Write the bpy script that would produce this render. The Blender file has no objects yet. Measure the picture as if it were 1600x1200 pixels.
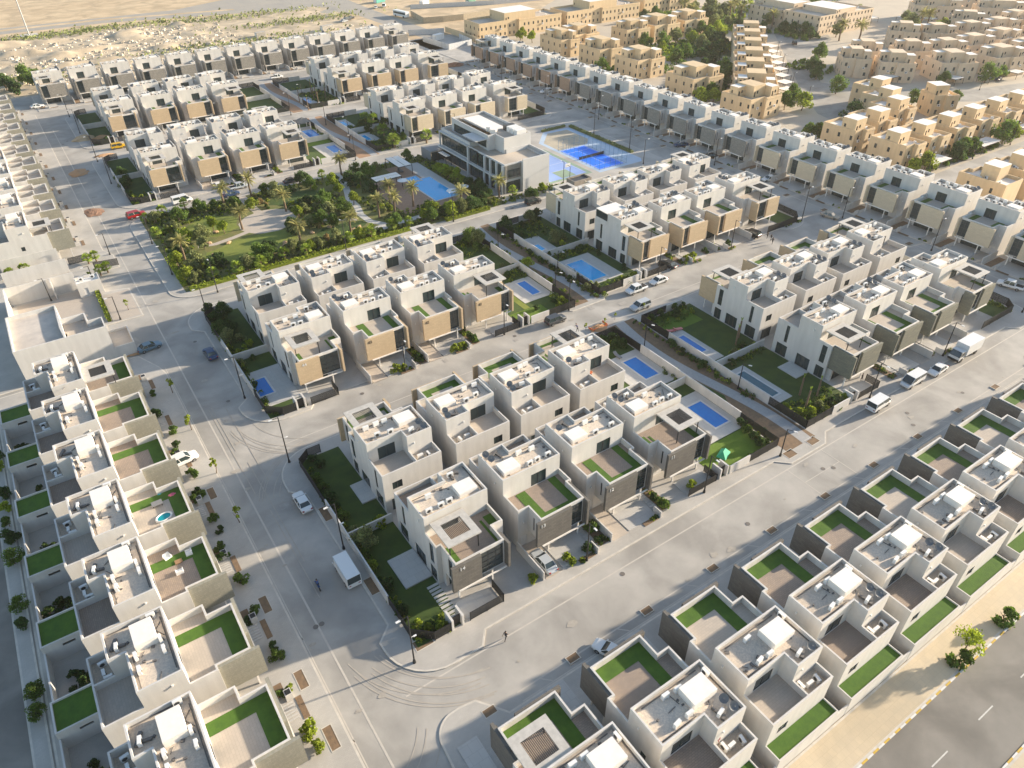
import bpy, math, random
from mathutils import Vector, Matrix
random.seed(7)
R = math.radians
S = bpy.context.scene
col = S.collection

# ---------------------------------------------------------------- camera
cam_d = bpy.data.cameras.new('camera'); cam = bpy.data.objects.new('camera', cam_d); col.objects.link(cam)
S.camera = cam
yaw, pit, rol = R(56.21116), R(36.92582), R(-0.46119)
dv = Vector((math.cos(yaw)*math.cos(pit), math.sin(yaw)*math.cos(pit), -math.sin(pit)))
rv = Vector((math.sin(yaw), -math.cos(yaw), 0)); uv_ = rv.cross(dv)
r2 = math.cos(rol)*rv + math.sin(rol)*uv_; u2 = -math.sin(rol)*rv + math.cos(rol)*uv_
cam.matrix_world = Matrix(((r2.x, u2.x, -dv.x, 0), (r2.y, u2.y, -dv.y, 0), (r2.z, u2.z, -dv.z, 80), (0, 0, 0, 1)))
cam_d.sensor_width = 36; cam_d.lens = 1136.124*36/1600
cam_d.clip_start = 1; cam_d.clip_end = 6000
FPX = 1136.124
def photo_xy(x, y, z=0):
    p = Vector((x, y, z-80)); d = p.dot(dv)
    return 800+FPX*p.dot(r2)/d, 600-FPX*p.dot(u2)/d

# ---------------------------------------------------------------- light
SUN_EL, SUN_AZ = R(14.5), R(-11)          # azimuth measured from +x towards +y
sd = Vector((math.cos(SUN_EL)*math.cos(SUN_AZ), math.cos(SUN_EL)*math.sin(SUN_AZ), math.sin(SUN_EL)))
w = bpy.data.worlds.new('World'); S.world = w; w.use_nodes = True
nt = w.node_tree; bg = nt.nodes['Background']
sky = nt.nodes.new('ShaderNodeTexSky'); sky.sky_type = 'NISHITA'; sky.sun_disc = False
sky.sun_elevation = SUN_EL; sky.sun_rotation = R(90)-SUN_AZ
sky.air_density = 1.0; sky.dust_density = 1.0; sky.ozone_density = 1.0
nt.links.new(sky.outputs[0], bg.inputs[0]); bg.inputs[1].default_value = 0.12
sl = bpy.data.lights.new('sun', 'SUN'); sl.energy = 5.0; sl.angle = R(1.2); sl.color = (1.0, 0.86, 0.68)
so = bpy.data.objects.new('sun', sl); col.objects.link(so)
so.rotation_euler = sd.to_track_quat('Z', 'Y').to_euler()
S.view_settings.view_transform = 'Standard'; S.view_settings.look = 'None'
S.view_settings.exposure = 1.28; S.view_settings.gamma = 1

# ---------------------------------------------------------------- materials
MATS = {}
def mat(name, c, rough=0.85, noise=0.0, nscale=1.0, c2=None, metal=0, bump=0.0, bscale=8, brick=None, wave=None, island=False, obj_rand=0.0, detail=6, stain=0.0, streak=0, spec=None):
    if name in MATS: return MATS[name]
    m = bpy.data.materials.new(name); m.use_nodes = True; MATS[name] = m
    t = m.node_tree; b = t.nodes['Principled BSDF']; L = t.links
    b.inputs['Roughness'].default_value = rough; b.inputs['Metallic'].default_value = metal
    if spec is not None: b.inputs['Specular IOR Level'].default_value = spec
    c = tuple(c)+(1,)
    tc = t.nodes.new('ShaderNodeTexCoord')
    colr = t.nodes.new('ShaderNodeRGB'); colr.outputs[0].default_value = c; cur = colr.outputs[0]
    def mixn(a, bb, fac, mode='MIX', f=None):
        n = t.nodes.new('ShaderNodeMix'); n.data_type = 'RGBA'; n.blend_type = mode
        L.new(a, n.inputs[6])
        if isinstance(bb, tuple): n.inputs[7].default_value = bb
        else: L.new(bb, n.inputs[7])
        if isinstance(fac, float): n.inputs[0].default_value = fac
        else: L.new(fac, n.inputs[0])
        return n.outputs[2]
    if brick:
        sx, sy, cc, mortar, ms = brick
        br = t.nodes.new('ShaderNodeTexBrick'); br.inputs['Scale'].default_value = 1
        br.inputs['Brick Width'].default_value = sx; br.inputs['Row Height'].default_value = sy
        br.inputs['Mortar Size'].default_value = ms; br.inputs['Color1'].default_value = c
        br.inputs['Color2'].default_value = tuple(cc)+(1,); br.inputs['Mortar'].default_value = tuple(mortar)+(1,)
        mp = t.nodes.new('ShaderNodeMapping')
        L.new(tc.outputs['Object'], mp.inputs[0])
        if wave == 'wall':    # bricks on upright faces: use x+y along the wall and z up
            sp = t.nodes.new('ShaderNodeSeparateXYZ'); L.new(mp.outputs[0], sp.inputs[0])
            ad = t.nodes.new('ShaderNodeMath'); L.new(sp.outputs[0], ad.inputs[0]); L.new(sp.outputs[1], ad.inputs[1])
            cb = t.nodes.new('ShaderNodeCombineXYZ'); L.new(ad.outputs[0], cb.inputs[0]); L.new(sp.outputs[2], cb.inputs[1])
            L.new(cb.outputs[0], br.inputs[0])
        else: L.new(mp.outputs[0], br.inputs[0])
        cur = br.outputs[0]
    if noise:
        n1 = t.nodes.new('ShaderNodeTexNoise'); n1.inputs['Scale'].default_value = nscale; n1.inputs['Detail'].default_value = detail; n1.inputs['Roughness'].default_value = .62
        L.new(tc.outputs['Object'], n1.inputs[0])
        rp = t.nodes.new('ShaderNodeMapRange'); rp.inputs[1].default_value = .3; rp.inputs[2].default_value = .7
        L.new(n1.outputs[0], rp.inputs[0])
        c2_ = tuple(c2)+(1,) if c2 else tuple(x*.6 for x in c[:3])+(1,)
        ml = t.nodes.new('ShaderNodeMath'); ml.operation = 'MULTIPLY'; L.new(rp.outputs[0], ml.inputs[0]); ml.inputs[1].default_value = noise
        cur = mixn(cur, c2_, ml.outputs[0])
    if streak:
        mp = t.nodes.new('ShaderNodeMapping'); mp.inputs['Scale'].default_value = (.9,.9,.12); L.new(tc.outputs['Object'], mp.inputs[0])
        n1 = t.nodes.new('ShaderNodeTexNoise'); n1.inputs['Scale'].default_value = 1.3; n1.inputs['Detail'].default_value = 7; L.new(mp.outputs[0], n1.inputs[0])
        rp = t.nodes.new('ShaderNodeMapRange'); rp.inputs[1].default_value = .35; rp.inputs[2].default_value = .68; rp.inputs[3].default_value = 1.04; rp.inputs[4].default_value = 1-streak
        L.new(n1.outputs[0], rp.inputs[0]); cb = t.nodes.new('ShaderNodeCombineColor')
        for i in range(3): L.new(rp.outputs[0], cb.inputs[i])
        cur = mixn(cur, cb.outputs[0], 1.0, 'MULTIPLY')
    if stain:
        n1 = t.nodes.new('ShaderNodeTexNoise'); n1.inputs['Scale'].default_value = .12; n1.inputs['Detail'].default_value = 5; n1.inputs['Distortion'].default_value = .6
        L.new(tc.outputs['Object'], n1.inputs[0])
        rp = t.nodes.new('ShaderNodeMapRange'); rp.inputs[1].default_value = .38; rp.inputs[2].default_value = .62; rp.inputs[3].default_value = 1-stain; rp.inputs[4].default_value = 1+stain*.5
        L.new(n1.outputs[0], rp.inputs[0]); cb = t.nodes.new('ShaderNodeCombineColor')
        for i in range(3): L.new(rp.outputs[0], cb.inputs[i])
        cur = mixn(cur, cb.outputs[0], 1.0, 'MULTIPLY')
    if island or obj_rand:
        src = t.nodes.new('ShaderNodeNewGeometry').outputs['Random Per Island'] if island else t.nodes.new('ShaderNodeObjectInfo').outputs['Random']
        k = .5 if island else obj_rand
        rp = t.nodes.new('ShaderNodeMapRange'); rp.inputs[3].default_value = 1-k; rp.inputs[4].default_value = 1+k
        L.new(src, rp.inputs[0]); cb = t.nodes.new('ShaderNodeCombineColor')
        for i in range(3): L.new(rp.outputs[0], cb.inputs[i])
        cur = mixn(cur, cb.outputs[0], 1.0, 'MULTIPLY')
        if island and obj_rand:
            oi = t.nodes.new('ShaderNodeObjectInfo'); rp = t.nodes.new('ShaderNodeMapRange'); rp.inputs[3].default_value = 1-obj_rand; rp.inputs[4].default_value = 1+obj_rand
            L.new(oi.outputs['Random'], rp.inputs[0]); cb = t.nodes.new('ShaderNodeCombineColor')
            for i in range(3): L.new(rp.outputs[0], cb.inputs[i])
            cur = mixn(cur, cb.outputs[0], 1.0, 'MULTIPLY')
    L.new(cur, b.inputs['Base Color'])
    if island and 'rubble' not in name:      # thin leaves let light through
        tl = t.nodes.new('ShaderNodeBsdfTranslucent'); L.new(cur, tl.inputs[0]); mx = t.nodes.new('ShaderNodeMixShader'); mx.inputs[0].default_value = .38
        L.new(b.outputs[0], mx.inputs[1]); L.new(tl.outputs[0], mx.inputs[2]); L.new(mx.outputs[0], t.nodes['Material Output'].inputs[0])
    if bump:
        n2 = t.nodes.new('ShaderNodeTexNoise'); n2.inputs['Scale'].default_value = bscale; n2.inputs['Detail'].default_value = 4
        L.new(tc.outputs['Object'], n2.inputs[0])
        bp = t.nodes.new('ShaderNodeBump'); bp.inputs['Strength'].default_value = bump; bp.inputs['Distance'].default_value = .05
        L.new(n2.outputs[0], bp.inputs['Height']); L.new(bp.outputs[0], b.inputs['Normal'])
    return m
PLASTER = mat('plaster', (.60,.575,.535), .9, noise=.5, nscale=.45, c2=(.53,.50,.455), bump=.15, bscale=5, streak=.07, obj_rand=.035)
TANW = mat('tan_plaster', (.62,.47,.285), .9, noise=.5, nscale=.3, c2=(.55,.41,.25), bump=.15, bscale=4, streak=.07, obj_rand=.04)
TANG = mat('pale_tan_plaster', (.66,.52,.37), .9, noise=.5, nscale=.3, c2=(.58,.455,.325), bump=.15, bscale=4, streak=.07, obj_rand=.05)
CAPW = mat('white_roof_panel', (.80,.76,.70), .8, noise=.5, nscale=1.2, c2=(.68,.62,.54))
SCREED = mat('roof_screed', (.66,.555,.43), .95, noise=1, nscale=5.5, c2=(.42,.36,.30), stain=.2, bump=.3, bscale=9, obj_rand=.1)
STONES = {
 'dark': mat('dark_stone', (.17,.155,.13), .8, brick=(.9,.3,(.12,.11,.095),(.07,.065,.06),.012), wave='wall', noise=.5, nscale=2.5, c2=(.10,.09,.08)),
 'darkgreen': mat('grey_green_stone', (.21,.20,.15), .8, brick=(.9,.3,(.15,.15,.12),(.10,.10,.08),.012), wave='wall', noise=.5, nscale=2.5, c2=(.14,.14,.10)),
 'pale': mat('pale_grey_stone', (.33,.31,.245), .85, brick=(.9,.3,(.28,.265,.21),(.20,.19,.15),.012), wave='wall', noise=.8, nscale=3, c2=(.22,.21,.165)),
 'tan': mat('tan_stone', (.56,.42,.26), .8, brick=(.9,.3,(.49,.365,.225),(.39,.29,.18),.012), wave='wall', noise=.6, nscale=2.5, c2=(.43,.32,.20)),
 'cream': mat('cream_stone', (.62,.51,.36), .8, brick=(.9,.3,(.55,.45,.31),(.45,.36,.25),.012), wave='wall', noise=.4, nscale=2.5, c2=(.5,.41,.28)),
 'brown': mat('brown_stone', (.40,.27,.18), .8, brick=(.9,.3,(.33,.22,.15),(.25,.17,.12),.012), wave='wall', noise=.5, nscale=2.5, c2=(.28,.19,.13)),
 'grey': mat('rough_grey_stone', (.36,.33,.28), .85, brick=(.5,.22,(.24,.22,.19),(.14,.13,.11),.02), wave='wall', noise=.7, nscale=4, c2=(.20,.185,.16)),
}
GLASS = mat('dark_glass', (.035,.05,.05), .06, spec=.8)
FRAME = mat('dark_frame', (.05,.05,.05), .5)
BLACK = mat('black_metal', (.018,.018,.018), .55)
WHITEM = mat('white_metal', (.72,.71,.68), .5)
DOORM = mat('pale_door', (.55,.55,.54), .6)
TURF = mat('artificial_turf', (.075,.155,.014), .95, noise=1, nscale=1.1, c2=(.048,.11,.012), bump=.5, bscale=40)
LAWN = mat('lawn_grass', (.06,.10,.014), .95, noise=1, nscale=.45, c2=(.035,.065,.012), bump=.6, bscale=30)
PARKLAWN = mat('park_lawn', (.21,.23,.035), .95, noise=1, nscale=.25, c2=(.13,.17,.025), bump=.5, bscale=20)
PAVB = mat('brown_pavers', (.37,.285,.21), .85, brick=(.42,.21,(.29,.225,.175),(.21,.17,.135),.02), noise=.5, nscale=1.2, c2=(.30,.24,.2))
PAVL = mat('beige_pavers', (.50,.43,.35), .88, brick=(.6,.3,(.45,.39,.32),(.36,.31,.26),.012), noise=.4, nscale=.7, c2=(.42,.36,.30))
PATIO = mat('pale_patio_slab', (.52,.50,.46), .8, brick=(1.2,1.2,(.49,.47,.43),(.36,.34,.31),.015), noise=.4, nscale=.8, c2=(.44,.42,.39))
SOIL = mat('garden_soil', (.25,.16,.09), .95, noise=1, nscale=2, c2=(.16,.11,.07), bump=.5)
WOODS = mat('timber', (.34,.2,.1), .7, noise=.5, nscale=6)
TILEB = mat('pool_tile', (.45,.50,.52), .4)
WATER = mat('pool_water', (.008,.15,.50), .05, noise=.6, nscale=1.2, c2=(.012,.21,.58), bump=.12, bscale=2.2, spec=.5)
WATERL = mat('bright_pool_water', (.015,.42,.80), .05, noise=.6, nscale=.9, c2=(.015,.32,.7), bump=.12, bscale=2, spec=.5)
WATERT = mat('teal_pool_water', (.01,.10,.13), .05, noise=.4, nscale=.7, c2=(.01,.07,.1), bump=.12, bscale=2, spec=.5)
BARK = mat('bark', (.20,.14,.09), .95, noise=.8, nscale=6, bump=.5)
PALMB = mat('palm_trunk_bark', (.26,.18,.11), .95, noise=1, nscale=9, c2=(.12,.08,.05), bump=.7, bscale=14)
FOL = {
 'm': mat('green_leaves', (.11,.18,.024), .75, island=True, obj_rand=.2),
 'd': mat('dark_leaves', (.062,.115,.024), .75, island=True, obj_rand=.2),
 'y': mat('yellow_green_leaves', (.27,.33,.025), .75, island=True, obj_rand=.2),
 'o': mat('olive_leaves', (.21,.235,.085), .8, island=True, obj_rand=.2),
 'p': mat('palm_fronds', (.30,.28,.09), .75, island=True, obj_rand=.15),
 'f': mat('fan_palm_leaves', (.25,.33,.035), .7, island=True, obj_rand=.15),
 's': mat('straw_grass', (.36,.27,.11), .85, island=True, obj_rand=.2)}

# ---------------------------------------------------------------- mesh helpers
class MB:
    def __init__(s): s.v = []; s.f = []; s.m = []
    def face(s, pts, mi=0):
        i = len(s.v); s.v += [tuple(p) for p in pts]; s.f.append(list(range(i, i+len(pts)))); s.m.append(mi)
    def box(s, x0, x1, y0, y1, z0, z1, mi=0, bottom=True):
        a,b,c,d = (x0,y0),(x1,y0),(x1,y1),(x0,y1)
        i = len(s.v); s.v += [(p[0],p[1],z) for z in (z0,z1) for p in (a,b,c,d)]
        fs = [[4,5,6,7],[0,1,5,4],[1,2,6,5],[2,3,7,6],[3,0,4,7]]
        if bottom: fs.append([3,2,1,0])
        for f in fs: s.f.append([i+k for k in f]); s.m.append(mi)
    def rbox(s, cx, cy, lx, ly, z0, z1, ang, mi=0):
        ca, sa = math.cos(ang), math.sin(ang); i = len(s.v)
        for z in (z0, z1):
            for px, py in ((-lx/2,-ly/2),(lx/2,-ly/2),(lx/2,ly/2),(-lx/2,ly/2)):
                s.v.append((cx+px*ca-py*sa, cy+px*sa+py*ca, z))
        for f in [[4,5,6,7],[0,1,5,4],[1,2,6,5],[2,3,7,6],[3,0,4,7],[3,2,1,0]]: s.f.append([i+k for k in f]); s.m.append(mi)
    def cyl(s, p0, p1, r0, r1, n=8, mi=0, cap=True):
        p0, p1 = Vector(p0), Vector(p1); d = (p1-p0).normalized()
        a = d.orthogonal().normalized(); b = d.cross(a); i = len(s.v)
        for p, r in ((p0, r0), (p1, r1)):
            for k in range(n):
                t = 2*math.pi*k/n; s.v.append(tuple(p+a*math.cos(t)*r+b*math.sin(t)*r))
        for k in range(n): s.f.append([i+k, i+(k+1)%n, i+n+(k+1)%n, i+n+k]); s.m.append(mi)
        if cap: s.f.append([i+n+k for k in range(n)]); s.m.append(mi); s.f.append([i+n-1-k for k in range(n)]); s.m.append(mi)
    def prism(s, poly, z0, z1, mi=0, bottom=False):
        n = len(poly); i = len(s.v)
        s.v += [(p[0],p[1],z0) for p in poly]+[(p[0],p[1],z1) for p in poly]
        for k in range(n): s.f.append([i+k, i+(k+1)%n, i+n+(k+1)%n, i+n+k]); s.m.append(mi)
        s.f.append([i+n+k for k in range(n)]); s.m.append(mi)
        if bottom: s.f.append([i+n-1-k for k in range(n)]); s.m.append(mi)
    def build(s, name, mats, parent=None, mirror=None, link=True, smooth=False):
        me = bpy.data.meshes.new(name)
        v = s.v; f = s.f
        if mirror is not None:
            v = [(mirror-p[0], p[1], p[2]) for p in v]; f = [k[::-1] for k in f]
        me.from_pydata(v, [], f)
        if not isinstance(mats, (list, tuple)): mats = [mats]
        for m in mats: me.materials.append(m)
        if len(mats) > 1: me.polygons.foreach_set('material_index', s.m)
        if smooth: me.polygons.foreach_set('use_smooth', [True]*len(f))
        me.update()
        if not link: return me
        o = bpy.data.objects.new(name, me); col.objects.link(o)
        if parent: o.parent = parent
        return o
    # wall from p to q (outward side on the right), with rectangular holes; returns nothing, adds reveals
    def wall(s, p, q, z0, z1, holes=(), depth=.14, panes=None):
        L = math.hypot(q[0]-p[0], q[1]-p[1]); dx, dy = (q[0]-p[0])/L, (q[1]-p[1])/L; nx, ny = dy, -dx
        P = lambda t, z, d=0: (p[0]+dx*t-nx*d, p[1]+dy*t-ny*d, z)
        ts = sorted({0, L} | {h[0] for h in holes} | {h[1] for h in holes}); zs = sorted({z0, z1} | {h[2] for h in holes} | {h[3] for h in holes})
        for a, b in zip(ts, ts[1:]):
            for c, d in zip(zs, zs[1:]):
                tm, zm = (a+b)/2, (c+d)/2
                if any(h[0] < tm < h[1] and h[2] < zm < h[3] for h in holes): continue
                s.face([P(a,c), P(b,c), P(b,d), P(a,d)])
        for h in holes:
            a, b, c, d = h[:4]
            s.face([P(a,c), P(a,d), P(a,d,depth), P(a,c,depth)]); s.face([P(b,c), P(b,c,depth), P(b,d,depth), P(b,d)])
            s.face([P(a,d), P(b,d), P(b,d,depth), P(a,d,depth)]); s.face([P(a,c), P(a,c,depth), P(b,c,depth), P(b,c)])
            if panes is not None:
                nm = h[4] if len(h) > 4 else 'window'; nmul = h[5] if len(h) > 5 else 1; nh = h[6] if len(h) > 6 else 0
                fr = MB(); pn = MB(); w_ = .06
                def bar(t0, t1, c0, c1, d0, d1):
                    i = len(fr.v)
                    for dd in (d1, d0):
                        fr.v += [P(t0,c0,dd), P(t1,c0,dd), P(t1,c1,dd), P(t0,c1,dd)]
                    for f in [[4,5,6,7],[0,1,5,4],[1,2,6,5],[2,3,7,6],[3,0,4,7]]: fr.f.append([i+k for k in f]); fr.m.append(0)
                D0, D1 = depth-.07, depth
                bar(a+.002,a+w_,c+.002,d-.002,D0,D1); bar(b-w_,b-.002,c+.002,d-.002,D0,D1); bar(a+w_,b-w_,c+.002,c+w_,D0,D1); bar(a+w_,b-w_,d-w_,d-.002,D0,D1)
                for k in range(1, nmul+1):
                    t = a+(b-a)*k/(nmul+1); bar(t-.03,t+.03,c+w_,d-w_,D0+.01,D1)
                for k in range(1, nh+1):
                    t = c+(d-c)*k/(nh+1); bar(a+w_,b-w_,t-.03,t+.03,D0+.015,D1)
                pn.face([P(a,c,depth-.02), P(b,c,depth-.02), P(b,d,depth-.02), P(a,d,depth-.02)])
                panes.append((nm, fr, pn))
    def tub(s, poly, zf, zt, t, edges, panes=None):
        """edges: per edge dict(open, z0, holes, nocap)"""
        n = len(poly); off = []; N = []
        for i in range(n):
            p, q = poly[i], poly[(i+1)%n]; L = math.hypot(q[0]-p[0], q[1]-p[1])
            N.append(((q[1]-p[1])/L, -(q[0]-p[0])/L)); off.append(0 if edges[i].get('open') else t)
        ins = [(poly[i][0]-N[i-1][0]*off[i-1]-N[i][0]*off[i], poly[i][1]-N[i-1][1]*off[i-1]-N[i][1]*off[i]) for i in range(n)]
        for i in range(n):
            if edges[i].get('open'): continue
            p, q = poly[i], poly[(i+1)%n]; a, b = ins[i], ins[(i+1)%n]
            s.wall(p, q, edges[i].get('z0', 0), zt, edges[i].get('holes', ()), panes=panes)
            s.face([(p[0],p[1],zt), (q[0],q[1],zt), (b[0],b[1],zt), (a[0],a[1],zt)])
            s.face([(b[0],b[1],zf), (a[0],a[1],zf), (a[0],a[1],zt), (b[0],b[1],zt)])
        return ins

def tag(o, label=None, cat=None, group=None, kind=None):
    if label: o['label'] = label
    if cat: o['category'] = cat
    if group: o['group'] = group
    if kind: o['kind'] = kind
    return o
def thing(name, loc, rz=0):
    o = bpy.data.objects.new(name, None); o.empty_display_size = .5; o.location = loc; o.rotation_euler = (0,0,rz); col.objects.link(o); return o
def link_mesh(name, me, parent):
    o = bpy.data.objects.new(name, me); col.objects.link(o); o.parent = parent; return o
def rect(a, b, c, d): return [(a,b),(c,b),(c,d),(a,d)]
def structure(name, o): o['kind'] = 'structure'; return o
PENDING = []      # (obj, text with {k}/{n}, sort key, set) : ordinals from the left as the photo shows them
def later(o, desc, cat, group, key=None): PENDING.append((o, desc, cat, group, key))
# ---------------------------------------------------------------- the modern flat-roofed villas
W = 9.7
def ac_mesh():
    m = MB(); m.box(-.45,.45,-.17,.17,.12,.82)
    m.box(-.35,-.25,-.2,.2,0,.12); m.box(.25,.35,-.2,.2,0,.12)
    n = 12; cx, cz, r = -.08, .47, .27; i = len(m.v)
    for k in range(n): m.v.append((cx+r*math.cos(2*math.pi*k/n), -.185, cz+r*math.sin(2*math.pi*k/n)))
    m.f.append([i+k for k in range(n)]); m.m.append(1)
    return m.build('air_conditioner', [WHITEM, FRAME], link=False)
AC = ac_mesh()
def dish_mesh():
    m = MB(); m.cyl((0,0,0),(0,0,.55),.04,.04,6); n = 14; ax = Vector((-.35,-.5,.8)).normalized(); a = ax.orthogonal().normalized(); b = ax.cross(a); c = Vector((0,0,.75))
    rings = []
    for r, h in ((.02,0),(.25,.05),(.5,.17)):
        i = len(m.v); rings.append(i)
        for k in range(n):
            t = 2*math.pi*k/n; m.v.append(tuple(c+ax*h+a*r*math.cos(t)+b*r*math.sin(t)))
    for i, j in zip(rings, rings[1:]):
        for k in range(n): m.f.append([i+k, i+(k+1)%n, j+(k+1)%n, j+k]); m.m.append(0)
    m.cyl(tuple(c), tuple(c+ax*.45), .015, .015, 4); m.box(c.x+ax.x*.45-.05, c.x+ax.x*.45+.05, c.y+ax.y*.45-.05, c.y+ax.y*.45+.05, c.z+ax.z*.45-.05, c.z+ax.z*.45+.05)
    return m.build('satellite_dish', [mat('dish_grey', (.16,.16,.16), .5)], link=False)
DISH = dish_mesh()
PIPEM = mat('roof_pipe', (.13,.12,.11), .6)
CACHE = {}
def house_parts(kind, mir, stone, perg, swap, side, yard, bare=False):
    key = (kind, mir, stone, perg, swap, side, yard, bare)
    if key in CACHE: return CACHE[key]
    out = []           # (name, mesh, [(subname, mesh)])
    mx = W if mir else None
    def add(name, mb, mats, subs=()): out.append((name, mb.build(name, mats, mirror=mx, link=False), [(n, b.build(n, mm, mirror=mx, link=False)) for n, b, mm in subs]))
    yb = {'C': 6.55, 'R': 7.05, 'L': 6.85}[kind]; yr1 = yb+4.65; yr2 = yb+6.45; ye = 15.65
    body = MB(); panes = []
    def adds(name, boxes, m):
        for q in boxes: f_ = MB(); f_.box(*q); add(name, f_, m)
    ZT, ZR, ZF, ZRF = 7.5, 10.3, 6.5, 9.72
    if swap: bay = (.15, 3.6, 3.0, 7.0, 'window', 2, 3)
    else: bay = (5.05, 7.1, 3.0, 7.0, 'window', 1, 3)
    gl = (1.85, 6.9, .12, 2.5, 'ground_floor_glazing', 4)
    tall = lambda a, b: (a, b, 3.3, 6.9, 'window', 0, 1)
    A = [(0,2.9),(1.7,2.9),(1.7,0),(9.0,0),(9.0,3.8),(9.7,3.8),(9.7,yb),(0,yb)]
    Ae = [dict(z0=0, holes=[(.45,1.5,.02,2.2,'entrance_door')]), dict(z0=2.9, holes=[(1.15,1.45,3.9,6.4,'window',0)] ), dict(z0=2.9, holes=[(bay[0],bay[1],*bay[2:])]),
          dict(z0=2.9, holes=[tall(.9,1.9)] if (side and swap) else []), dict(z0=0), dict(z0=0, holes=[tall(.8,1.85), (.4,2.1,.1,2.5,'window',1)] if side else []), dict(open=1), dict(z0=0, holes=[] if not side else [])]
    insA = body.tub(A, ZF, ZT, .22, Ae, panes)
    body.wall((1.7,2.9),(9.0,2.9),0,2.9,[gl],panes=panes); body.wall((9.0,2.9),(9.0,3.8),0,2.9)
    body.face([(1.7,0,2.9),(1.7,2.9,2.9),(9.0,2.9,2.9),(9.0,0,2.9)])
    Bp = [(0,yb),(9.7,yb),(9.7,yr1),(4.1,yr1),(4.1,yr2),(0,yr2)]
    Be = [dict(z0=6.0, holes=[(4.7,7.3,6.53,8.8,'terrace_door',1)]), dict(z0=0, holes=[(.7,3.6,.1,2.6,'window',2)] if side else [(2.2,3.0,4.6,5.6,'window',0)]), dict(z0=6.0, holes=[(1.6,4.4,6.53,8.8,'terrace_door',1)]), dict(z0=6.0), dict(z0=6.0), dict(z0=0)]
    insB = body.tub(Bp, ZRF, ZR, .2, Be, panes)
    Cp = [(4.1,yr1),(9.7,yr1),(9.7,ye),(4.1,ye)]
    Ce = [dict(open=1), dict(z0=0, holes=[(1.2,3.6,.1,2.6,'window',1), tall(1.6,2.3)] if side else []), dict(z0=0, holes=[(1.4,3.0,4.1,5.5,'window',1),(1.0,3.8,.1,2.4,'window',2)]), dict(open=1)]
    insC = body.tub(Cp, ZF, ZT, .2, Ce, panes)
    D = [(0,yr2),(4.1,yr2),(4.1,ye),(0,ye)]
    De = [dict(open=1), dict(z0=6.2), dict(z0=0, holes=[(.9,2.1,.1,2.3,'window',0)]), dict(z0=0)]
    insD = body.tub(D, 6.35, ZT, .2, De, panes)
    # stair hatch (low box) and pilaster column
    add('wall', body, PLASTER)
    hb = MB()
    if kind == 'C': hb.box(.9,3.7,yb+1.0,yb+3.2,ZRF,10.45)
    else: hb.box(1.2,4.4,yb+1.3,yb+3.6,ZRF,10.75)
    add('roof_hatch', hb, CAPW)
    fl = MB(); fl.face([(p[0],p[1],ZRF) for p in insB]); 
    # parapet upstand of darker flashing strip pieces
    add('roof', fl, SCREED)
    g = MB(); g.box(.1,.38,yb+.9,yr2-.5,ZRF+.002,ZRF+.05,bottom=False); g.box(1.0,8.6,yb+.45,yb+.55,ZRF,ZRF+.09); g.box(4.6,9.2,yr1-.55,yr1-.47,ZRF,ZRF+.1)
    for k in range(7):
        x = random.uniform(.6,9.0); y = random.uniform(yb+.6, yr1-.5); a = random.uniform(0,3.14); l = random.uniform(.5,1.6)
        g.cyl((x,y,ZRF+.07),(x+l*math.cos(a),min(max(y+l*math.sin(a),yb+.3),yr1-.3),ZRF+.07),.045,.045,5)
    for k in range(5): g.rbox(random.uniform(.5,9.2), random.uniform(yb+.5,yr1-.4), random.uniform(.15,.5), random.uniform(.15,.4), ZRF, ZRF+random.uniform(.06,.25), random.uniform(0,3))
    g.rbox(2.1, yr2-.9, 1.5, .35, ZRF, ZRF+.35, .5); g.rbox(2.6, yr2-1.5, .3, 1.1, ZRF, ZRF+.3, .2)
    add('roof_pipes', g, PIPEM)
    dk = MB(); dk.box(.24,9.4,yb+.22,yb+.42,ZRF+.002,ZRF+.03,bottom=False); dk.box(.24,.42,yb+.42,yr2-.24,ZRF+.002,ZRF+.03,bottom=False); dk.box(9.3,9.46,yb+.42,yr1-.24,ZRF+.002,ZRF+.03,bottom=False); add('roof_flashing', dk, mat('flashing', (.30,.26,.22), .8, noise=1, nscale=3, c2=(.45,.39,.32)))
    fm = PAVL if yard in ('plain','beige') else (PAVB if kind != 'C' or stone == 'dark' else PAVL)
    for nn, ii, zz in (('terrace_floor', insA, ZF), ('rear_terrace_floor', insC, ZF), ('service_yard_floor', insD, 6.35)):
        pf = MB(); pf.face([(p[0],p[1],zz) for p in ii]); add(nn, pf, SCREED if nn[0] == 's' else fm)
    tf = MB(); h0, h1 = ZF+.004, ZF+.045
    if kind == 'C':
        if stone != 'grey':
            tf.box(1.94,3.5,.24,yb-.15,h0,h1,bottom=False); tf.box(3.5,7.5,.24,1.5,h0,h1,bottom=False); tf.box(7.5,8.76,.24,yb-.1,h0,h1,bottom=False)
    else:
        tf.box(1.94,8.76,.24,2.0,h0,h1,bottom=False); tf.box(1.94,3.6,2.0,yb-.05,h0,h1,bottom=False)
        pl = MB(); pl.box(8.3, 8.77, 2.45, yb-.3, h0, h1-.01, bottom=False)
    if perg and kind == 'C': tf = MB(); tf.box(1.94,2.3,.24,5.2,h0,h1,bottom=False); tf.box(2.3,8.76,.24,.9,h0,h1,bottom=False); tf.box(7.7,8.76,.9,3.7,h0,h1,bottom=False); tf.box(.25,1.5,3.15,5.6,h0,h1,bottom=False)
    if yard == 'plain':
        tf = MB(); adds('half_wall', [(4.6,4.8,3.2,yb-.02,ZF,7.3),(4.801,8.7,3.2,3.4,ZF,7.3)], PLASTER)
    if tf.v: add('artificial_turf', tf, TURF)
    # stone facing
    st = MB(); sm = STONES[stone]
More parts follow.
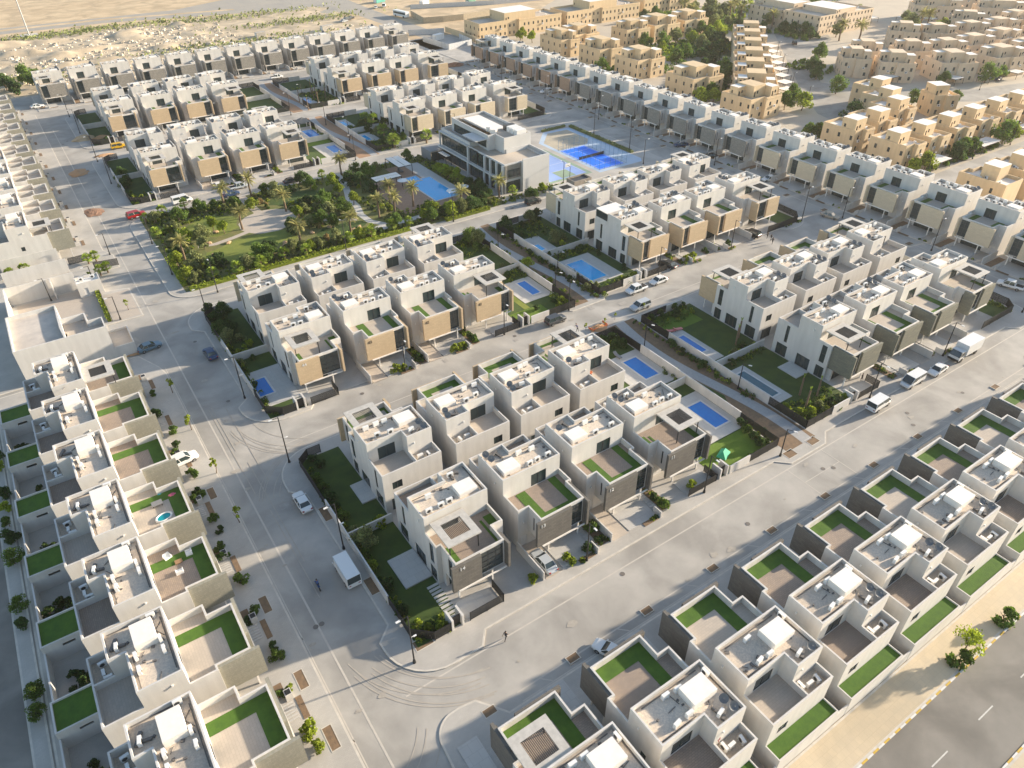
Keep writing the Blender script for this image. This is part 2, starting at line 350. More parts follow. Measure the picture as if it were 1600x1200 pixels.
    if swap: st.box(5.42,9.72,-.42,-.003,2.75,7.3); adds('stone_end_panel', [(1.25,1.62,-.85,1.4,2.75,7.4)], sm)
    else: st.box(.9,6.68,-.42,-.003,2.75,7.3); adds('stone_end_panel', [(8.85,8.997,-.42,-.003,2.75,7.3)], sm)
    add('stone_facing', st, sm)
    if not swap:
        st = MB(); st.box(9.003,9.38,-.85,3.797,2.75,7.38); add('stone_side_panel', st, sm)
    adds('edge_beam', [(1.72,8.98,-.6,-.43,2.62,2.82)], CAPW); adds('column', [(3.3,3.5,.3,.5,0,2.898),(8.45,8.65,.3,.5,0,2.898)], CAPW)
    for nm, fr, pn in panes:
        if nm == 'entrance_door': add(nm, fr, DOORM, [('door_leaf', pn, DOORM)])
        else: add(nm, fr, FRAME, [('pane', pn, GLASS)])
    for (x, y, z, nx, ny) in ((.8,2.9,4.9,0,-1),(9.7,yb+1.5,8.6,1,0),(0,yb+2,8.2,-1,0),(3.0,yr2,8.6,0,1)):
        adds('wall_lamp', [(x-.09+.08*nx, x+.09+.08*nx, y-.09+.08*ny, y+.09+.08*ny, z, z+.26)], WHITEM)
    if perg:
        pg = MB(); x0,x1,y0,y1 = 4.2,9.1,1.35,6.2
        if kind != 'C': x0, x1, y0, y1 = 4.7, 9.5, 2.3, yb-.05
        zt = 9.15; m_ = 1.0
        pg.box(x0,x1,y0,y0+m_,zt,zt+.22); pg.box(x0,x1,y1-m_,y1,zt,zt+.22); pg.box(x0,x0+m_,y0+m_,y1-m_,zt,zt+.22); pg.box(x1-m_,x1,y0+m_,y1-m_,zt,zt+.22)
        gr = MB(); k = x0+m_+.1
        while k < x1-m_: gr.box(k, k+.05, y0+m_+.002, y1-m_-.002, zt+.05, zt+.17); k += .19
        ps = MB(); ps.box(x0+.3,x0+.42,y0+.3,y0+.42,ZF,zt); ps.box(x1-.42,x1-.3,y0+.3,y0+.42,ZF,zt)
        add('pergola', pg, mat('pergola_concrete', (.53,.50,.45), .85, noise=.6, nscale=1.5), [('grille', gr, FRAME), ('post', ps, BLACK)])
    # front yard / rear yard
    if kind == 'C' and yard and not bare:
        f = MB(); f.box(3.1,8.5,-3.5,2.75,.13,.22,bottom=False); add('patio', f, PATIO)
        f = MB(); f.box(.1,2.9,-3.7,2.8,.13,.15,bottom=False); add('driveway', f, PAVL)
        f = MB()
        for k in range(11): f.box(8.75,9.75,-3.4+k*.52,-3.4+k*.52+.33,.13,.19,bottom=False)
        add('stepping_stones', f, PATIO)
        adds('planting_bed', [(9.85,11.5,-3.3,3.2,.13,.17),(5.6,8.3,-4.2,-3.55,.13,.2)], SOIL)
        adds('garden_wall', [(-.35,-.17,-3.6,2.85,.1,1.75),(8.55,8.72,-4.2,-2.6,.1,1.3)], PLASTER)
    if kind == 'R':
        f = MB(); f.tub(rect(0,15.66,9.7,17.55), 3.15, 3.35, .14, [dict(open=1),dict(z0=0),dict(z0=0),dict(z0=0, holes=[(.5,1.4,1.9,2.2,'w')])]); 
        add('rear_annex', f, PLASTER); adds('yard_wall', [(9.701,12.05,17.35,17.52,0,2.2)], PLASTER)
        f = MB(); f.face([(.14,15.67,3.15),(9.56,15.67,3.15),(9.56,17.41,3.15),(.14,17.41,3.15)]); add('annex_turf', f, TURF)
        adds('patio', [(9.4,11.9,-3.9,2.8,.13,.2)], PATIO); adds('entrance_path', [(-2.2,-.02,-.1,3.0,.13,.2)], PATIO)
        f = MB(); f.box(-1.3,-.4,.1,1.0,.13,1.5); add('meter_box', f, PLASTER); f = MB(); f.box(-1.2,-.5,.085,.098,.4,1.35); add('meter_box_door', f, BLACK)
    if kind == 'L':
        f = MB(); f.tub([(0,15.66),(4.35,15.66),(4.35,20.7),(0,20.7)], 3.15, 3.4, .2, [dict(open=1),dict(z0=0, holes=[(1.5,2.9,2.2,2.6,'w')]),dict(z0=0),dict(z0=0, holes=[(2.4,3.8,2.2,2.6,'w')])])
        add('rear_annex', f, PLASTER); adds('yard_wall', [(4.351,12.48,20.5,20.7,0,2.3),(12.3,12.48,15.8,20.499,0,2.3)], PLASTER)
        f = MB(); f.face([(.2,15.67,3.15),(4.15,15.67,3.15),(4.15,20.5,3.15),(.2,20.5,3.15)]); add('annex_turf', f, TURF)
        f = MB(); f.box(7.6,12.2,15.9,20.4,.02,.12,bottom=False); add('garden_bed', f, SOIL); f = MB(); f.box(4.5,7.5,15.9,20.4,.02,.12,bottom=False); add('patio', f, PATIO)
        f = MB()
        for k in range(6): f.box(.4+k*.42,.65+k*.42,-1.9,-.3,.13,.2,bottom=False)
        add('stepping_stones', f, PATIO)
        f = MB(); f.box(-.7,.2,-2.2,-1.4,.13,1.25); add('meter_box', f, PLASTER); f = MB(); f.box(-.6,.1,-2.12,-1.48,1.25,1.27,bottom=False); add('meter_box_door', f, BLACK)
        adds('planting_bed', [(.2,3.3,-3.0,-2.3,.13,.18),(-2.6,-.8,-1.6,-.2,.13,.18)], SOIL)
    CACHE[key] = out
    return out
AC_R = [(5.9,8.1,0),(4.3,8.1,0),(7.0,10.8,.1),(5.3,10.8,0),(2.7,12.4,.2),(.6,8.4,1.57),(1.2,14.6,1.4),(2.5,14.5,0),(3.2,14.2,1.57)]
AC_C = [(5.2,7.6,0),(6.5,7.6,0),(8.2,7.6,0),(5.2,10.2,3.14),(2.7,11.7,.1),(7.2,9.9,3.14),(1.4,14.4,1.57),(2.7,14.2,0)]
FACE = {'S': 0, 'N': math.pi, 'E': math.pi/2, 'W': -math.pi/2}
def house(face, ox, oy, kind, mir, stone, desc, cat='house', group=None, perg=False, swap=False, side=False, yard=True, num=None, key=None, bare=False):
    loc = {'S': (ox, oy), 'N': (ox+W, oy), 'E': (ox, oy), 'W': (ox, oy+W)}[face]
    o = thing('villa', (loc[0], loc[1], 0), FACE[face])
    for nm, me, subs in house_parts(kind, mir, stone, perg, swap, side, yard, bare):
        p = link_mesh(nm, me, o)
        for sn, sm in subs: link_mesh(sn, sm, p)
    dy = 0 if kind == 'C' else ({'R': 0, 'L': -.2}[kind])
    for i, (x, y, a) in enumerate(AC_C if kind == 'C' else AC_R):
        if random.random() < .08 and i < 6: continue
        x += random.uniform(-.15,.15); y += dy+random.uniform(-.1,.1); z = 6.35 if y > 13.6 else 9.72
        if mir: x = W-x; a = -a
        q = link_mesh('air_conditioner', AC, o); q.location = (x, y, z); q.rotation_euler = (0,0,a+random.uniform(-.06,.06))
    if kind != 'L' and (face != 'S' or random.random() < .6):
        for (x, y) in (((1.3,11.6),(1.1,12.7)) if kind != 'C' else ((1.0,11.0),(.8,12.2))):
            if random.random() < .8:
                q = link_mesh('satellite_dish', DISH, o); q.location = ((W-x if mir else x), y, 9.72); q.rotation_euler = (0,0,-FACE[face]+random.uniform(-.2,.2))
    if num:
        c = bpy.data.curves.new('house_number', 'FONT'); c.body = num; c.size = .85; c.extrude = .02
        t = bpy.data.objects.new('tmp', c); col.objects.link(t)
        me = bpy.data.meshes.new_from_object(t.evaluated_get(bpy.context.evaluated_depsgraph_get())); bpy.data.objects.remove(t)
        me.materials.clear(); me.materials.append(WHITEM if stone == 'dark' or num == '44' else mat('bronze_number', (.12,.08,.05), .5))
        q = link_mesh('house_number', me, o); q.rotation_euler = (R(90),0,0)
        q.location = ((W-9.3 + .0) if False else (1.35 if not swap else 1.0), -.45, 6.35)
    later(o, desc, cat, group, key)
    return o

XL = [26.1, 38.3, 50.15, 62.0]; XR = [106.7, 119.2, 131.1, 143.8]
STN = {'dark': 'dark stone', 'darkgreen': 'grey-green stone', 'tan': 'tan stone', 'cream': 'cream stone', 'brown': 'pinkish-brown stone', 'grey': 'rough grey stone', 'pale': 'pale stone'}
HS = {}
def block(X, left, vS, vN, sS, sN, where, nums=None):
    """vS: parapet face of the row facing the camera; vN: face of the row turned away"""
    for i, x in enumerate(X):
        end = i == 0 if left else i == 3
        swap = end; mir = (i == 0) if left else (i != 3)
        perg = i in (0, 3)
        d = f"{'pergola ' if perg else ''}villa, {STN[sS]} front, {{k}} from left, near row, {where}"
        HS[(where,i)] = house('S', x, vS, 'C', mir, sS, d, perg=perg, swap=swap, side=i in (0, 3), num=(nums[i] if nums else None), key=('S', where), bare=i in (0,3), group='villas of '+where)
        mirN = (i != 0) if left else (i == 3)
        d = f"{'end' if i in (0,3) else 'middle'} villa, {{k}} from left, far row, {where}"
        house('N', x, vN, 'C', mirN, sN, d, perg=perg, swap=swap, side=i in (0, 3), key=('N', where), bare=i in (0,3), group='villas of '+where)
block(XL, True, 53.1, 88.1, 'dark', 'tan', 'central block', ['14','13','12','11'])
block(XL, True, 106.7, 141.6, 'tan', 'cream', 'block below palm park', ['44','43','42','41'])
block(XR, False, 53.3, 88.2, 'darkgreen', 'tan', 'block by the box truck')
block(XR, False, 107.7, 142.6, 'tan', 'cream', 'block below sports courts')
b = MB(); b.box(.05,6.1,11.35,15.6,10.0,10.08); link_mesh('white_sheet_roof', b.build('white_sheet_roof', CAPW, link=False), HS[('block below sports courts',0)])
b = MB(); b.box(.06,.12,11.4,15.5,8.2,9.9); link_mesh('window_band', b.build('window_band', GLASS, link=False), HS[('block below sports courts',0)])
b = MB(); b.box(.05,.2,11.36,15.5,7.5,8.2); b.box(.05,6.0,15.4,15.58,7.5,10.0); link_mesh('upper_wall', b.build('upper_wall', PLASTER, link=False), HS[('block below sports courts',0)])
block(XL, True, 218.0, 253.4, 'tan', 'cream', 'block above palm park')
block(XL, True, 276.4, 311.0, 'tan', 'cream', 'upper-left block')
block(XR, False, 218.6, 253.4, 'cream', 'cream', 'block behind clubhouse')
block(XR, False, 274.6, 309.5, 'tan', 'cream', 'block beside white hoarding')
for k in range(-3, 8):
    house('N', 55.15+12.03*k, 32.7, 'R', False, 'dark', "villa, {k} from left in the lower-right row along the dark road" if k != -3 else "villa with concrete pergola, {k} from left in lower-right row along dark road", key='R', yard='beige' if k in (-1,2,4,6) else True, perg=(k == -3), group='lower-right row of villas')
for k in range(-2, 6):
    house('E', 1.93, 55.3+12.5*k, 'L', True, 'pale', "villa with green roofs, {k} from front in the lower-left row beside the corner street", key='Lrow', yard='beige' if k in (-2,-1,0,2) else True, perg=(k == 5), group='lower-left row of villas')
for i, s in enumerate([189.2, 203.2, 215.9, 228.7, 241.3, 253.8, 266.4, 279.3, 292.0, 305.2, 318.2]):
    house('E', 1.3 if i < 5 else .9, s, 'L', True, 'pale', ("plain villa" if i else "pergola villa with blank side")+", {k} from front, upper-left row along the frame edge", key='L2row', perg=(i == 0), side=False, yard='plain', group='upper-left row of villas')
for k in range(-5, 16):
    st = 'brown' if k >= 10 else ('grey' if k >= 3 else 'cream')
    house('W', 178.4, 102.1+12.28*k, 'C', True, st, f"villa with {STN[st]} box front, {{k}} from left in the long right-hand row", key='T', perg=(k == 15), group='long right-hand row of villas')
for k in range(0, 13):
    house('S', 11.7+12.1*k, 332.8, 'C', True, 'grey', "villa with rough grey front"+(' and pergola' if k in (0,12) else '')+", {k} from left in the far row by the desert", key='UL', perg=k in (0, 12), side=k == 0, group='far row of villas by the desert')
# ---------------------------------------------------------------- ground, streets, pavements
SAND = mat('desert_sand', (.60,.46,.29), .95, noise=1, nscale=.035, c2=(.46,.34,.205), stain=.2, bump=.4, bscale=.6, detail=10)
ROAD = mat('road_pavers', (.43,.40,.355), .85, noise=1, nscale=.22, c2=(.345,.325,.29), stain=.2, bump=.15, bscale=14, detail=10)
WALK = mat('pavement_pavers', (.49,.46,.41), .88, brick=(.4,.2,(.45,.42,.375),(.37,.345,.31),.01), noise=.8, nscale=.3, c2=(.40,.375,.335), stain=.14)
KERB = mat('kerb_stone', (.62,.57,.49), .85, noise=.6, nscale=1)
ASPH = mat('asphalt', (.24,.22,.19), .9, noise=1, nscale=.35, c2=(.20,.185,.16), stain=.25, bump=.2, bscale=20, detail=10)
YPAV = mat('yellow_pavers', (.60,.49,.33), .88, brick=(.8,.8,(.56,.455,.31),(.44,.36,.25),.012), noise=.8, nscale=.4, c2=(.50,.42,.30), stain=.12)
PALE = mat('pale_street', (.52,.46,.38), .88, noise=1, nscale=.12, c2=(.38,.35,.31), stain=.2, detail=10)
LINEM = mat('pale_gutter_stone', (.55,.50,.43), .85, noise=.6, nscale=1.5, c2=(.42,.39,.34))
def sheet(name, polys, z, m, kind='structure'):
    b = MB()
    for p in polys: b.face([(q[0],q[1],z) for q in p])
    return tag(b.build(name, m), kind=kind)
def arc(cx, cy, r, a0, a1, n=8): return [(cx+r*math.cos(R(a0+(a1-a0)*i/n)), cy+r*math.sin(R(a0+(a1-a0)*i/n))) for i in range(n+1)]
def slab(name, poly, m=WALK, h=.12):
    b = MB(); b.prism(poly, 0, h); o = tag(b.build(name, [KERB]), kind='structure')
    # inner paving sheet a kerb's width in from the edge
    cx = sum(p[0] for p in poly)/len(poly); n = len(poly); ins = []
    for i in range(n):
        p0, p1, p2 = Vector(poly[i-1]), Vector(poly[i]), Vector(poly[(i+1)%n])
        d1 = (p1-p0).normalized(); d2 = (p2-p1).normalized(); n1 = Vector((-d1.y, d1.x)); n2 = Vector((-d2.y, d2.x))
        m_ = (n1+n2); m_ = m_/max(.4, (1+n1.dot(n2))); ins.append(tuple(p1+m_*.24))
    sheet(name, [ins], h+.004, m); return o
g = MB(); g.face([(-1500,-900,0),(3200,-900,0),(3200,3800,0),(-1500,3800,0)]); tag(g.build('ground', SAND), kind='structure')
sheet('road', [rect(-24,17,215,352)], .010, ROAD)
sheet('road', [rect(215,94,900,103)], .012, ROAD)
sheet('road', [rect(-800,2,1200,10.6)], .014, ASPH)
sheet('road', [rect(-40,-60,-22.0,420)], .016, ASPH)
sheet('road', [[(-300,489),(60,489),(140,470),(182,430),(184,352),(196,352),(196,430),(200,540),(150,530),(100,505),(-300,512)]], .012, mat('desert_road', (.30,.28,.25), .9, noise=1, nscale=.1, c2=(.38,.34,.28)))
sheet('road_verge', [[(-300,496),(60,497),(130,484),(130,488),(60,502),(-300,502)]], .02, SAND)
# blocks (raised pavement with kerbs)
def blk(v0, v1, u0=15.5, u1=163, r=6.5, bays=True):
    p = [(u0, v0+r)]+arc(u0+r, v0+r, r, 180, 270)[1:]
    if bays: p += [(26,v0),(27.5,v0+1.9),(82,v0+1.9),(84,v0),(92.5,v0),(95,v0+1.9),(152,v0+1.9),(154,v0)]
    p += arc(u1-r, v0+r, r, 270, 360)+arc(u1-r, v1-r, r, 0, 90)+arc(u0+r, v1-r, r, 90, 180)
    if bays: p += [(u0, v1-r-2),(u0+2, v1-r-4),(u0+2, v0+r+3),(u0, v0+r+1.2)]
    return p
slab('pavement', blk(45.6, 93.4))
slab('pavement', blk(102.2, 149))
slab('pavement', blk(154.3, 204.6, r=5, bays=False))
slab('pavement', blk(212, 261.5, bays=False))
slab('pavement', blk(269.5, 316, bays=False))
slab('pavement', [(9,326)]+[(180,326),(186,332),(186,350),(9,350)])
slab('pavement', [(-19.9,17),(7.7,17),(7.7,128),(7.0,131),(4.5,137),(-19.9,137)])
slab('pavement', [(-19.9,138),(1.6,138),(1.6,152.5),(8.8,152.4),(8.7,166.5),(4,168),(4,178.5),(9,178.5),(9,186),(7.4,190),(7.4,322),(3,328),(-19.9,328)])
slab('pavement', [(-22.0,17),(-20.1,17),(-20.1,340),(-22.0,340)])
slab('pavement', [(17.5,15.2),(219,15.2),(219,36.9),(24,36.9)]+[(21.5,40.3),(19.5,40.6)]+arc(18.6,37.6,3,100,180)+[(15.3,34),(15.0,20)], )
slab('pavement', [(174.6,40),(197.2,40),(197.2,350),(174.6,350)])
slab('yellow_pavement', [(-10,10.75),(260,10.75),(260,15.1),(-10,15.1)], YPAV)
slab('yellow_pavement', [(-10,-40),(260,-40),(260,1.8),(-10,1.8)], YPAV)
b = MB(); x = 20.0; i = 0                     # yellow and white painted kerb blocks
while x < 130:
    b.box(x, x+.98, 10.55, 10.74, 0, .15, i%2); b.box(x, x+.98, 1.82, 2.02, 0, .15, (i+1)%2); x += 1.0; i += 1
tag(b.build('painted_kerb', [mat('kerb_yellow', (.62,.40,.05), .7, noise=.6, nscale=2), mat('kerb_white', (.72,.70,.66), .7, noise=.6, nscale=2)]), kind='structure')
sheet('lane_marking', [rect(58+i*9.2, 6.2, 61+i*9.2, 6.34) for i in range(8)], .022, mat('road_paint', (.62,.60,.55), .8, noise=.6, nscale=3))
gl = [rect(10.05,20,10.3,300), rect(26,38.2,205,38.4), rect(15.0,45.1,215,45.3), rect(16,96,160,96.15), rect(7.8,18,7.95,130), rect(26,37.0,205,37.15), rect(171.4,50,171.6,300)]
for k in range(14): gl.append([(18.2+k*12.03,37.2),(17.2+k*12.03,38.2),(17.4+k*12.03,38.2),(18.45+k*12.03,37.2)])
for k in range(6): gl.append([(7.9,44+k*15.5),(6.6,42.4+k*15.5),(6.6,42.1+k*15.5),(7.9,43.7+k*15.5)])
gl += [rect(90.6,38.4,90.75,45.1), rect(82.3,41.7,90.6,41.8), rect(82.2,38.4,82.35,45.1)]
sheet('gutter_line', gl, .020, LINEM)
# tyre marks
b = MB(); TM = mat('tyre_marks', (.36,.32,.27), .9, noise=1, nscale=.8, c2=(.44,.395,.33))
mz = [.0240]
def mark(cx, cy, r, a0, a1, w=.16, n=20):
    mz[0] += .0006; z = mz[0]
    P = arc(cx, cy, r, a0, a1, n); Q = arc(cx, cy, r+w, a0, a1, n)
    for i in range(n): b.face([(P[i][0],P[i][1],z),(P[i+1][0],P[i+1][1],z),(Q[i+1][0],Q[i+1][1],z),(Q[i][0],Q[i][1],z)])
for k in range(7):
    r = random.uniform(7,13); mark(26+random.uniform(-1,1), 55+random.uniform(-1,1), 8+r*.55, 190+random.uniform(0,10), 262)
for k in range(4): mark(6+random.uniform(-2,2), 47+random.uniform(-2,2), random.uniform(9,15), 250, 330, .13)
for k in range(5): mark(27+random.uniform(-1,1), 106+random.uniform(-1,1), random.uniform(11,15), 185, 245)
for k in range(5): mark(24, 82, random.uniform(10,15), 100, 165, .14)
for p in range(5):
    x = 11+random.uniform(0,3.4); L = random.uniform(10,30); y = random.uniform(50,110); mz[0] += .0006; z = mz[0]; b.face([(x,y,z),(x+.14,y,z),(x+.05,y+L,z),(x-.1,y+L,z)])
tag(b.build('tyre_marks', TM), kind='structure')
# repair patches, oil stains and manholes on the streets
b = MB(); st = MB(); mh = MB(); rr = random.Random(11); z = .034
for (x0,x1,y0,y1,n) in ((27,160,38.5,45,26),(8,15.3,45,200,26),(27,160,96,102,18),(163,172,60,300,26),(17,160,149.5,154,10),(8,15,200,320,14)):
    for k in range(n):
        x, y = rr.uniform(x0,x1), rr.uniform(y0,y1); z += .00015; t = rr.random()
        if t < .22: a, c = rr.uniform(.6,2.6), rr.uniform(.5,1.4); b.face([(x,y,z),(x+a,y,z),(x+a,y+c,z),(x,y+c,z)])
        elif t < .8: r_ = rr.uniform(.15,.8); st.face([(x+r_*rr.uniform(.6,1.3)*math.cos(.628*i), y+r_*rr.uniform(.6,1.3)*math.sin(.628*i)*.6, z) for i in range(10)])
        else: mh.face([(x+.36*math.cos(.524*i), y+.36*math.sin(.524*i), z) for i in range(12)])
tag(b.build('road_patch', mat('patch_pavers', (.40,.37,.33), .9, noise=.6, nscale=1.5)), kind='structure'); tag(st.build('oil_stains', mat('oil_stain', (.33,.295,.25), .8, noise=1, nscale=2, c2=(.42,.38,.32))), kind='structure'); tag(mh.build('manhole_covers', mat('iron', (.16,.14,.12), .6)), kind='structure')
pits = [rect(33.4+12.05*k,37.7,34.9+12.05*k,38.6) for k in range(-1,13)]+[rect(90.2,46.6,92.2,48.0),rect(84.6,46.6,86.6,48.0),rect(18.9,49.6,21.2,51.0),rect(17.9,76,19,79),rect(17.9,60.3,19,63.2),rect(5.2,90,6.2,92.6),rect(5.2,65.5,6.2,68.3),rect(5.2,52.8,6.2,55.4),rect(5.4,44,6.4,47)]
pits += [rect(169.9,80+12.3*k,171.9,81.2+12.3*k) for k in range(14)]
sheet('planting_pits', pits, .130, SOIL)
b = MB()
for p in pits:
    (x0,y0),(x1,y1) = p[0],p[2]
    b.box(x0-.1,x0,y0-.1,y1+.1,0,.15); b.box(x1,x1+.1,y0-.1,y1+.1,0,.15); b.box(x0,x1,y0-.1,y0,0,.15); b.box(x0,x1,y1,y1+.1,0,.15)
tag(b.build('pit_kerbs', KERB), kind='structure')
ORANGE = mat('orange_sand', (.50,.27,.12), .95, noise=1, nscale=.7, c2=(.42,.27,.16), bump=.6)
def heap(name, x, y, r, h, m, label, cat='heap', squash=1):
    b = MB(); n, k = 18, 6; rs = [[1+random.uniform(-.18,.18) for _ in range(n)] for _ in range(k)]
    for j in range(k):
        f = j/(k-1)
        for i in range(n):
            a = 2*math.pi*i/n; rr = r*(1-f)*rs[j][i]; b.v.append((rr*math.cos(a), rr*math.sin(a)*squash, h*math.sin(f*1.57)*(1 if j==0 else random.uniform(.85,1.1))))
    for j in range(k-1):
        for i in range(n): b.f.append([j*n+i, j*n+(i+1)%n, (j+1)*n+(i+1)%n, (j+1)*n+i]); b.m.append(0)
    o = b.build(name, m); o.location = (x,y,.1); tag(o, label, cat); return o
heap('sand_heap', 84.3, 94.0, 2.2, .5, ORANGE, 'low orange heap of debris behind plastic mesh on the street kerb', squash=.6)
heap('sand_heap', 22.5, 281, 3.0, .9, ORANGE, 'orange soil heap beside the unfinished corner garden, upper left', squash=.5)
heap('sand_heap', 20, 262, 3.2, .5, ORANGE, 'flat orange sand patch on the upper-left street corner', squash=.4)
heap('sand_heap', 11, 250, 2.6, .4, ORANGE, 'thin orange soil spread on the upper-left street', squash=1.4)
heap('sand_heap', 9.5, 216, 2.4, .35, mat('brown_rubble', (.33,.19,.12), .95, noise=1, nscale=2, bump=.8), 'brown rubble spread beside the upper-left street', squash=1.3)
heap('sand_heap', 168.5, 296, 5, 1.2, mat('red_soil', (.36,.18,.10), .95, noise=1, nscale=1, bump=.6), 'reddish soil heap at the far end of the long street', squash=.6)
heap('sand_heap', 4.0, 138.6, 2.1, .3, ORANGE, 'orange sand patch beside the blue-grey parked car', squash=.5)
heap('sand_heap', 17.5, 283, 3.6, 1.4, SAND, 'tan soil mound inside the fenced upper-left corner plot', squash=.7)

# ---------------------------------------------------------------- gardens of the corner plots
def lawn(u0,v0,u1,v1, m=LAWN, z=.135): return tag(sheet('lawn', [rect(u0,v0,u1,v1)], z, m), kind='structure')
def deck(u0,v0,u1,v1, m=PATIO, h=.2):
    b = MB(); b.box(u0,u1,v0,v1,.1,h,bottom=False); return tag(b.build('deck', m), kind='structure')
def pool(u0,v0,u1,v1, label, wm=WATER, m=.35, zb=.2):
    o = thing('swimming_pool', ((u0+u1)/2,(v0+v1)/2,0)); a, b_ = (u1-u0)/2, (v1-v0)/2
    b = MB(); z0, z1 = .1, zb+.06
    b.box(-a-m,a+m,-b_-m,-b_,z0,z1); b.box(-a-m,a+m,b_,b_+m,z0,z1); b.box(-a-m,-a,-b_,b_,z0,z1); b.box(a,a+m,-b_,b_,z0,z1)
    b.build('coping', mat('pool_coping', (.66,.64,.60), .7, noise=.4, nscale=2), o)
    b = MB(); b.face([(-a,-b_,z1-.05),(a,-b_,z1-.05),(a,b_,z1-.05),(-a,b_,z1-.05)]); b.build('water', wm, o)
    tag(o, label, 'pool'); return o
def fwall(p, q, h, label, m=PLASTER, t=.2, z=.1, name='garden_wall', cat='wall'):
    b = MB(); L = math.hypot(q[0]-p[0], q[1]-p[1]); ang = math.atan2(q[1]-p[1], q[0]-p[0])
    b.box(0, L, -t/2, t/2, 0, h)
    o = b.build(name, m); o.location = (p[0],p[1],z); o.rotation_euler = (0,0,ang)
    if label: later(o, label, cat, cat+'s around the gardens', label)
    return o
def fence(pts, h, label, m=BLACK):
    o = thing('black_fence', (pts[0][0],pts[0][1],.1)); bb = MB(); pp = MB(); ox, oy = pts[0]
    for (a, b) in zip(pts, pts[1:]):
        L = math.hypot(b[0]-a[0], b[1]-a[1]); ang = math.atan2(b[1]-a[1], b[0]-a[0]); n = max(2, int(L/.16)); ca, sa = math.cos(ang), math.sin(ang)
        for k in range(n):
            s_ = (k+.5)*L/n; bb.rbox(a[0]-ox+ca*s_, a[1]-oy+sa*s_, .125, .03, .12, h, ang)
        for z in (.15, h-.1): bb.rbox((a[0]+b[0])/2-ox-sa*.03, (a[1]+b[1])/2-oy+ca*.03, L, .03, z, z+.06, ang)
        m_ = max(1, round(L/2.4))
        for k in range(m_+1): pp.rbox(a[0]-ox+ca*L*k/m_, a[1]-oy+sa*L*k/m_, .08, .08, 0, h+.03, ang)
    bb.build('slat_panel', m, o); pp.build('posts', m, o)['kind'] = 'stuff'
    later(o, label, 'fence', 'black slatted fences', label); return o
def gate_posts(u, v, label):
    o = thing('gate_pillars', (u,v,.1)); b = MB(); b.box(-.9,-.6,-.25,1.6,0,2.0); b.box(.6,.9,-.25,1.6,0,2.0); b.build('pillar', PLASTER, o)
    b = MB(); b.box(-.6,.6,.3,.36,0,1.85); b.build('gate_leaf', BLACK, o); later(o, label, 'gate', 'garden gates', label)
def corner_block(vS, vN, left, name, west_only=False):
    """low garden walls and fences at the open end strips of a block; vS, vN parapet lines"""
    s0, s1 = vS-3.4, vN+2.6; mid = (vS+vN)/2
    if left:
        u = 19.1
        lawn(19.2, s0+.3, 26.0, s1-.3); 
        fwall((u,s0+8),(u,mid-2), 1.8, f'cream street wall, near half, west side of {name}')
        fence([(u,s0+8),(u,s0+2.2),(u+2.4,s0),(u+4.7,s0)], 1.8, f'black slatted fence round the near-left corner of {name}')
        fwall((u,mid+8),(u,mid-2), 1.8, f'cream street wall, far half, west side of {name}')
        fence([(u,mid+8),(u,s1-1.5),(u+1.8,s1),(u+4,s1)], 1.8, f'black slatted fence round the far-left corner of {name}')
        fwall((u,mid),(26,mid), 1.7, f'cream wall parting the west gardens of {name}')
        fence([(26.6,s0),(31.7,s0),(31.7,s0+2.8)], 1.7, f'black slatted fence before the near-left villa of {name}')
        gate_posts(24.8, s0+.2, f'gate between cream pillars at near-left villa of {name}')
        deck(26.3, s0+.4, 31.5, vS-.1)
        b = MB()
        for k in range(11): b.box(24.4,26.0,s0+1+k*.62,s0+1.4+k*.62,.13,.19)
        tag(b.build('stepping_stones', PATIO), kind='structure')
    a, c = (71.8, 85.3) if left else (92.8, 106.6)
    side = 'east' if left else 'west'
    lawn(a+.1, s0+.2, c-.1, s1-.2)
    e = c if left else a
    fwall((e,s0+8),(e,s1-8), 1.9, f'long cream wall on the path, {side} side of {name}')
    if left:
        fence([(e,s0+8),(e,s0),(78.5,s0)], 1.8, f'black slatted fence on the near path corner, {side} of {name}'); fwall((78.5,s0),(74,s0),1.7, f'cream street wall, {side} garden of {name}')
        fence([(e,s1-8),(e,s1),(78.5,s1)], 1.8, f'black slatted fence on the far path corner, {side} of {name}'); fwall((78.5,s1),(74,s1),1.7, f'cream far street wall, {side} garden of {name}')
        fwall((71.9,mid),(e,mid),1.7, f'cream wall parting the two {side} gardens of {name}')
        fence([(65.2,s0),(71.1,s0),(71.1,s0+2.6)], 1.5, f'black slatted fence before the near-right villa of {name}'); gate_posts(72.7, s0+.2, f'gate between cream pillars at near-right villa of {name}')
        deck(65.2,s0+.3,70.8,vS-.1)
    else:
        fence([(e,s0+8),(e,s0),(99.6,s0)], 1.8, f'black slatted fence on the near path corner, {side} of {name}'); fwall((99.6,s0),(104.2,s0),1.7, f'cream street wall, {side} garden of {name}')
        fence([(e,s1-8),(e,s1),(99.6,s1)], 1.8, f'black slatted fence on the far path corner, {side} of {name}'); fwall((99.6,s1),(104.2,s1),1.7, f'cream far street wall, {side} garden of {name}')
        fwall((106.6,mid),(e,mid),1.7, f'cream wall parting the two {side} gardens of {name}')
        fence([(107.1,s0),(112.8,s0),(112.8,s0+2.6)], 1.6, f'black slatted fence before the near-left villa of {name}'); gate_posts(105.7, s0+.2, f'gate between cream pillars at near-left villa of {name}')
        deck(107.1,s0+.3,112.6,vS-.1)
        lawn(153.9, s0+.3, 160.2, s1-.3)
        fence([(147.4,s0),(153.4,s0),(158.6,s0),(160.6,s0+2),(160.9,s0+8)], 1.8, f'black slatted fence round the near-right corner of {name}')
        fwall((160.9,s0+8),(160.9,s1-4), 1.8, f'cream wall on the cross street, right side of {name}')
